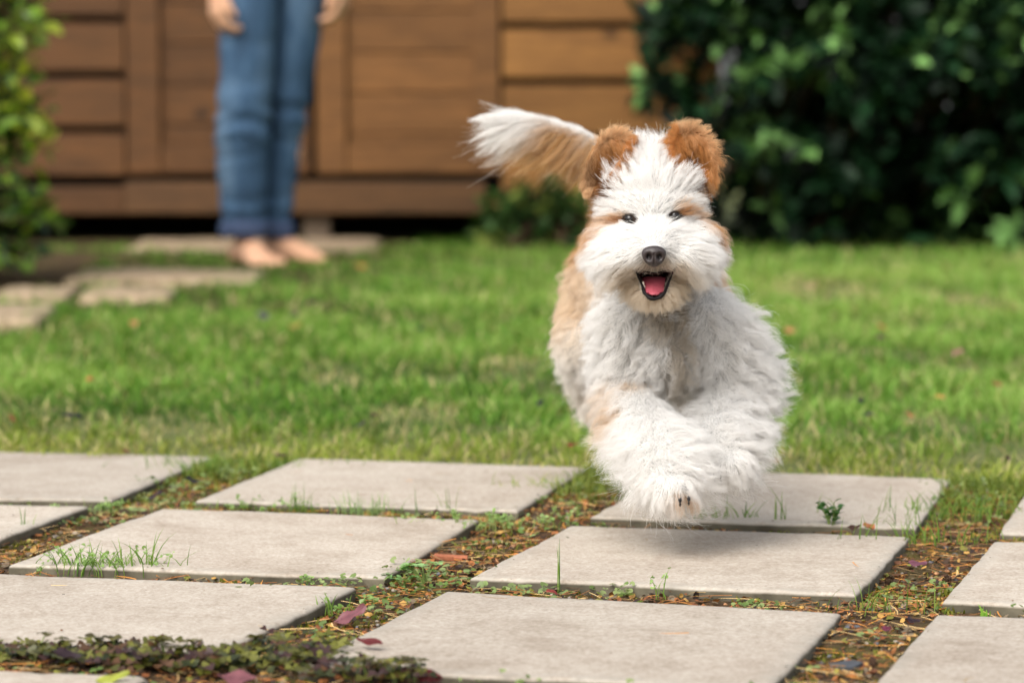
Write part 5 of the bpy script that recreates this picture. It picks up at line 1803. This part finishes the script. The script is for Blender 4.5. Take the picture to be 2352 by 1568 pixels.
# ------------------------------------------------------------------ grass tufts and weeds in the cracks
def tuft(px, n, h, spread, lean, label, cols=(s2l(80, 118, 44), s2l(138, 164, 78)), w=.0009, name='grass_tuft', seeds=0):
    base = gnd(*px, -.008)
    o = empty(name, tuple(base), label=label, cat='grass tuft')
    hh = h * (.35 + .75 * r.random(n))
    root = base + np.stack([r.normal(0, spread, n), r.normal(0, spread * .35, n), 0 * hh], -1)
    c = cols[0] + (cols[1] - cols[0]) * r.random((n, 1))
    K_ = 6
    a = r.uniform(0, 2 * np.pi, n); d = np.stack([np.cos(a), np.sin(a) * .5, 0 * a], -1)
    t = np.linspace(0, 1, K_); le = np.clip(r.normal(lean, .25, n), .02, 1.4)
    X = root[:, None] + d[:, None] * (hh * le)[:, None, None] * (t ** 2)[None, :, None]
    X[:, :, 2] += hh[:, None] * (t - .28 * le[:, None] * t ** 3)
    W = .62 * w * (.6 + .7 * r.random((n, 1))) * np.array([.8, 1, .95, .75, .45, .06])[None]
    V, q, C = ribbons(X, W, nrm(np.stack([np.ones(n), r.normal(0, .5, n), 0 * a], -1)), c * .7, c)
    if n <= 16:
        for b_i in range(n):
            qb = np.arange(12).reshape(6, 2); qb = np.stack([qb[:-1, 0], qb[:-1, 1], qb[1:, 1], qb[1:, 0]], -1)
            child('blade', mesh_np('blade', V[b_i * 12:b_i * 12 + 12], qb, mat=M_grass, col=C[b_i * 12:b_i * 12 + 12], smooth=False), o)
    else:
        child('blades', mesh_np('blades', V, q, mat=M_grass, col=C, smooth=False), o)['kind'] = 'stuff'
    if seeds:
        lp, lf, lu, ls, lc = [], [], [], [], []
        for i in range(seeds):
            j = r.integers(n)
            for _ in range(7):
                tt = r.uniform(.45, 1); k2 = tt * (K_ - 1); i0 = min(int(k2), K_ - 2)
                lp.append(X[j, i0] + (X[j, i0 + 1] - X[j, i0]) * (k2 - i0)); lf.append(nrm(r.normal(size=3) + np.array([0, 0, .4]))); lu.append((0, -.3, 1)); ls.append(r.uniform(.002, .005)); lc.append(s2l(140, 168, 96) * r.uniform(.7, 1.1))
        V, q, C = scatter_tmpl(round_leaf, np.array(lp), np.array(lf), np.array(lu), np.array(ls), np.array(lc))
        child('leaves', mesh_np('leaves', V, q, mat=M_leaf, col=C), o)
    return o
tuft((235, 1318), 150, .034, .030, .75, 'bushy tuft of grass and chickweed in the crack before the left slab', seeds=26)
tuft((345, 1316), 9, .046, .005, .25, 'few tall thin grass blades at the end of the bushy tuft', w=.0010)
tuft((600, 1170), 60, .013, .030, .7, 'low green grass strip in the crack behind the left middle slab', seeds=18)
tuft((690, 1176), 22, .034, .012, .5, 'wispy grass tuft in the crack left of a finer one', w=.0007)
tuft((840, 1184), 60, .030, .018, .45, 'feathery pale green grass tuft in the crack behind the middle slab', (s2l(110, 150, 84), s2l(160, 186, 120)), .0006)
tuft((1010, 1182), 8, .036, .012, .25, 'sparse thin blades in the crack near the grassy joint', w=.0007)
tuft((1640, 1206), 26, .030, .022, .5, 'green grass tuft in the crack just below the front paw')
tuft((1718, 1206), 12, .034, .008, .6, 'arching blades in the crack right of the paw tuft', w=.0012)
tuft((1800, 1210), 6, .058, .004, .12, 'tall single spear of grass in the crack by the leafy weed', w=.0012)
tuft((2060, 1222), 14, .046, .022, .3, 'thin upright grass blades near the right end of the crack', w=.0007)
tuft((1283, 1362), 3, .050, .002, .15, 'lone tall grass stalk in the gap before the front slab', w=.0008)
tuft((1510, 1376), 5, .030, .004, .5, 'thin seedling stalks in the gap under the middle right slab', w=.0008, seeds=2)
tuft((2262, 1418), 6, .016, .004, .5, 'tiny fresh green sprout against the far right slab', (s2l(110, 160, 50), s2l(150, 196, 80)), .0018)
tuft((2030, 1410), 26, .034, .024, .5, 'scattered fine green grass in the middle of the right joint', w=.0006)
tuft((2120, 1250), 60, .034, .035, .6, 'ragged grass at the head of the right joint')
tuft((2200, 1190), 120, .036, .05, .6, 'thick grass running from the lawn into the right joint')
tuft((1330, 1130), 110, .030, .05, .6, 'pale grass running from the lawn into the middle joint', (s2l(118, 140, 60), s2l(176, 180, 96)))
tuft((520, 1085), 120, .032, .05, .6, 'bright grass running from the lawn into the left joint')
tuft((700, 1358), 6, .020, .006, .5, 'little forked seedling on the tip of the left front slab', w=.0007, seeds=4)
tuft((765, 1412), 16, .022, .010, .5, 'small grass sprout beside the pink leaf', seeds=5)
tuft((60, 1225), 6, .030, .006, .6, 'few dark blades by the slab at the left edge', w=.0009)
tuft((1120, 1215), 70, .022, .04, .7, 'chickweed tangle in the upper part of the middle joint', (s2l(124, 146, 84), s2l(176, 188, 120)), .0007, seeds=40)
tuft((215, 1180), 40, .018, .02, .6, 'low chickweed at the corner of the left slab', (s2l(112, 136, 74), s2l(164, 176, 110)), .0007, seeds=22)

def sprig_plant(name, px, label, n_stem, h, leaf_len, lw, tones, spread, cat, tri=False, base_z=-.008):
    base = gnd(*px, base_z)
    o = empty(name, tuple(base), label=label, cat=cat)
    protos_l = []
    for i in range(3):
        TVl, TQl = leaf_template(leaf_len, leaf_len * lw, 4, .10, .12)
        c = tones[0] + (tones[1] - tones[0]) * r.random()
        protos_l.append(mesh_np('leaf', TVl, TQl, mat=M_leaf, col=np.tile(c, (len(TVl), 1))))
    sp = []
    for i in range(n_stem):
        a = r.uniform(0, 6.28); d = np.array([math.cos(a), math.sin(a) * .6, 0])
        tip = base + d * spread * r.uniform(.3, 1) + np.array([0, 0, h * r.uniform(.55, 1)])
        p = bezier(base + d * .002, base + d * spread * .2 + np.array([0, 0, h * .5]), tip, 6)
        V, q = tube(p, np.linspace(.0007, .0004, 6), 5); sp.append((V, q, np.zeros((len(V), 3))))
        if tri:
            spots = [(tip, a + j * 2.09 + r.normal(0, .15), r.normal(.10, .12)) for j in range(3)]
        else:
            spots = []
            for j in range(4):
                k2 = 2 + j; spots.append((p[min(k2, 5)], a + j * 2.4 + r.normal(0, .4), r.normal(.55, .25)))
        for (pos, an, ti) in spots:
            lo = link('leaf', protos_l[r.integers(3)], o)
            lo.location = Vector(pos) - Vector(o.location)
            lo.rotation_euler = (r.normal(0, .25), -ti, an)
            s_ = r.uniform(.75, 1.15); lo.scale = (s_, s_, s_)
    V, q, C = merge(sp)
    child('stem', mesh_np('stem', V, q, mat=plain('weed_stem', s2l(110, 128, 66), .6, .3)), o)
    return o
sprig_plant('leafy_weed', (1910, 1222), 'dark green leafy weed growing from the crack right of the paws', 10, .032, .0088, .68, (s2l(44, 86, 38), s2l(86, 132, 64)), .015, 'weed')
sprig_plant('clover_seedling', (975, 1338), 'pale green clover seedling in the joint between the middle slabs', 12, .018, .0075, .85, (s2l(92, 136, 70), s2l(150, 184, 120)), .022, 'clover', True)
sprig_plant('clover_seedling', (925, 1345), 'smaller clover seedling left of the pale green one', 7, .012, .0065, .85, (s2l(84, 128, 66), s2l(130, 168, 104)), .016, 'clover', True)

# ---- bronze clover along the front gap
def trifol(tip, a0, size, c, out):
    for j in range(3):
        an = a0 + j * 2.094 + r.normal(0, .12)
        out[0].append(tip); out[1].append((math.cos(an), math.sin(an), r.normal(.10, .18))); out[2].append(nrm(np.array([r.normal(0, .25), r.normal(-.55, .25), 1])))
        out[3].append(size); out[4].append(c * r.uniform(.8, 1.2))
heart = (np.array([(0, 0, 0), (.45, .34, .05), (.85, .50, .07), (1.02, .26, .05), (.86, 0, 0), (1.02, -.26, .05), (.85, -.50, .07), (.45, -.34, .05)]),
         np.array([(0, 4, 2, 1), (4, 3, 2, 2), (0, 7, 6, 4), (4, 6, 6, 5)]))
heart = (heart[0], np.array([(0, 4, 2, 1), (0, 7, 6, 4)]), np.array([(4, 3, 2), (4, 6, 5)]))
O = [[], [], [], [], []]
stems = []
tones = [s2l(50, 56, 24), s2l(80, 80, 32), s2l(88, 62, 42), s2l(62, 40, 38), s2l(108, 108, 42)]
for k in range(560):
    px = r.uniform(-80, 800); py = np.interp(px, [-80, 0, 500, 800], [1512, 1518, 1540, 1535]) + r.normal(0, 9)
    if px > 560: py = 1520 + r.normal(0, 16)
    if k > 430:
        px = r.uniform(600, 985); py = np.interp(px, [600, 800, 985], [1535, 1560, 1580]) + r.normal(0, 9)
    if k <= 430 and r.random() > np.interp(px, [-80, 100, 520, 640, 800], [.7, .9, 1, .8, .25]): continue
    base = gnd(px, py, -.008)
    hh = r.uniform(.003, .013) * np.interp(px, [0, 300, 620, 985], [.9, 1.15, 1.3, 1.1])
    tip = base + np.array([r.normal(0, .005), r.normal(0, .005), hh])
    stems.append((np.array([base, (base + tip) / 2 + r.normal(0, .001, 3), tip]), np.full(3, .0004)))
    trifol(tip, r.uniform(0, 6.28), r.uniform(.0055, .0092), tones[r.integers(5)], O)
V, q, C = scatter_tmpl((heart[0], heart[1]), *[np.array(x) for x in O])
m_ = len(heart[0]); nn_ = len(O[0])
tr = (heart[2][None] + (np.arange(nn_) * m_)[:, None, None]).reshape(-1, 3)
link('clover_patch', mesh_np('clover_patch', V, q, tr, mat=M_leaf, col=C), label='low mat of bronze clover along the front gap', cat='clover', kind='stuff')
for k, px in enumerate([(85, 1512), (150, 1516), (240, 1520), (262, 1522), (300, 1522), (360, 1526), (385, 1526), (430, 1530), (475, 1530), (575, 1520), (600, 1520), (845, 1572), (945, 1582), (905, 1578)]):
    ordn = ['first', 'second', 'third', 'fourth', 'fifth', 'sixth', 'seventh', 'eighth', 'ninth', 'tenth', 'eleventh']
    lab = ordn[k] + ' bronze clover sprig from the left above the front clover mat' if k < 11 else ('left', 'right', 'middle')[k - 11] + ' of three clover sprigs before the front slab corner'
    o = sprig_plant('clover_sprig', px, lab, 3, .021 if k < 11 else .024, .0085, .95, (s2l(64, 58, 28), s2l(104, 98, 44)), .010, 'clover', True)
    o['group'] = 'bronze clover sprigs at the front gap' if k < 11 else 'clover sprigs by the front slab corner'
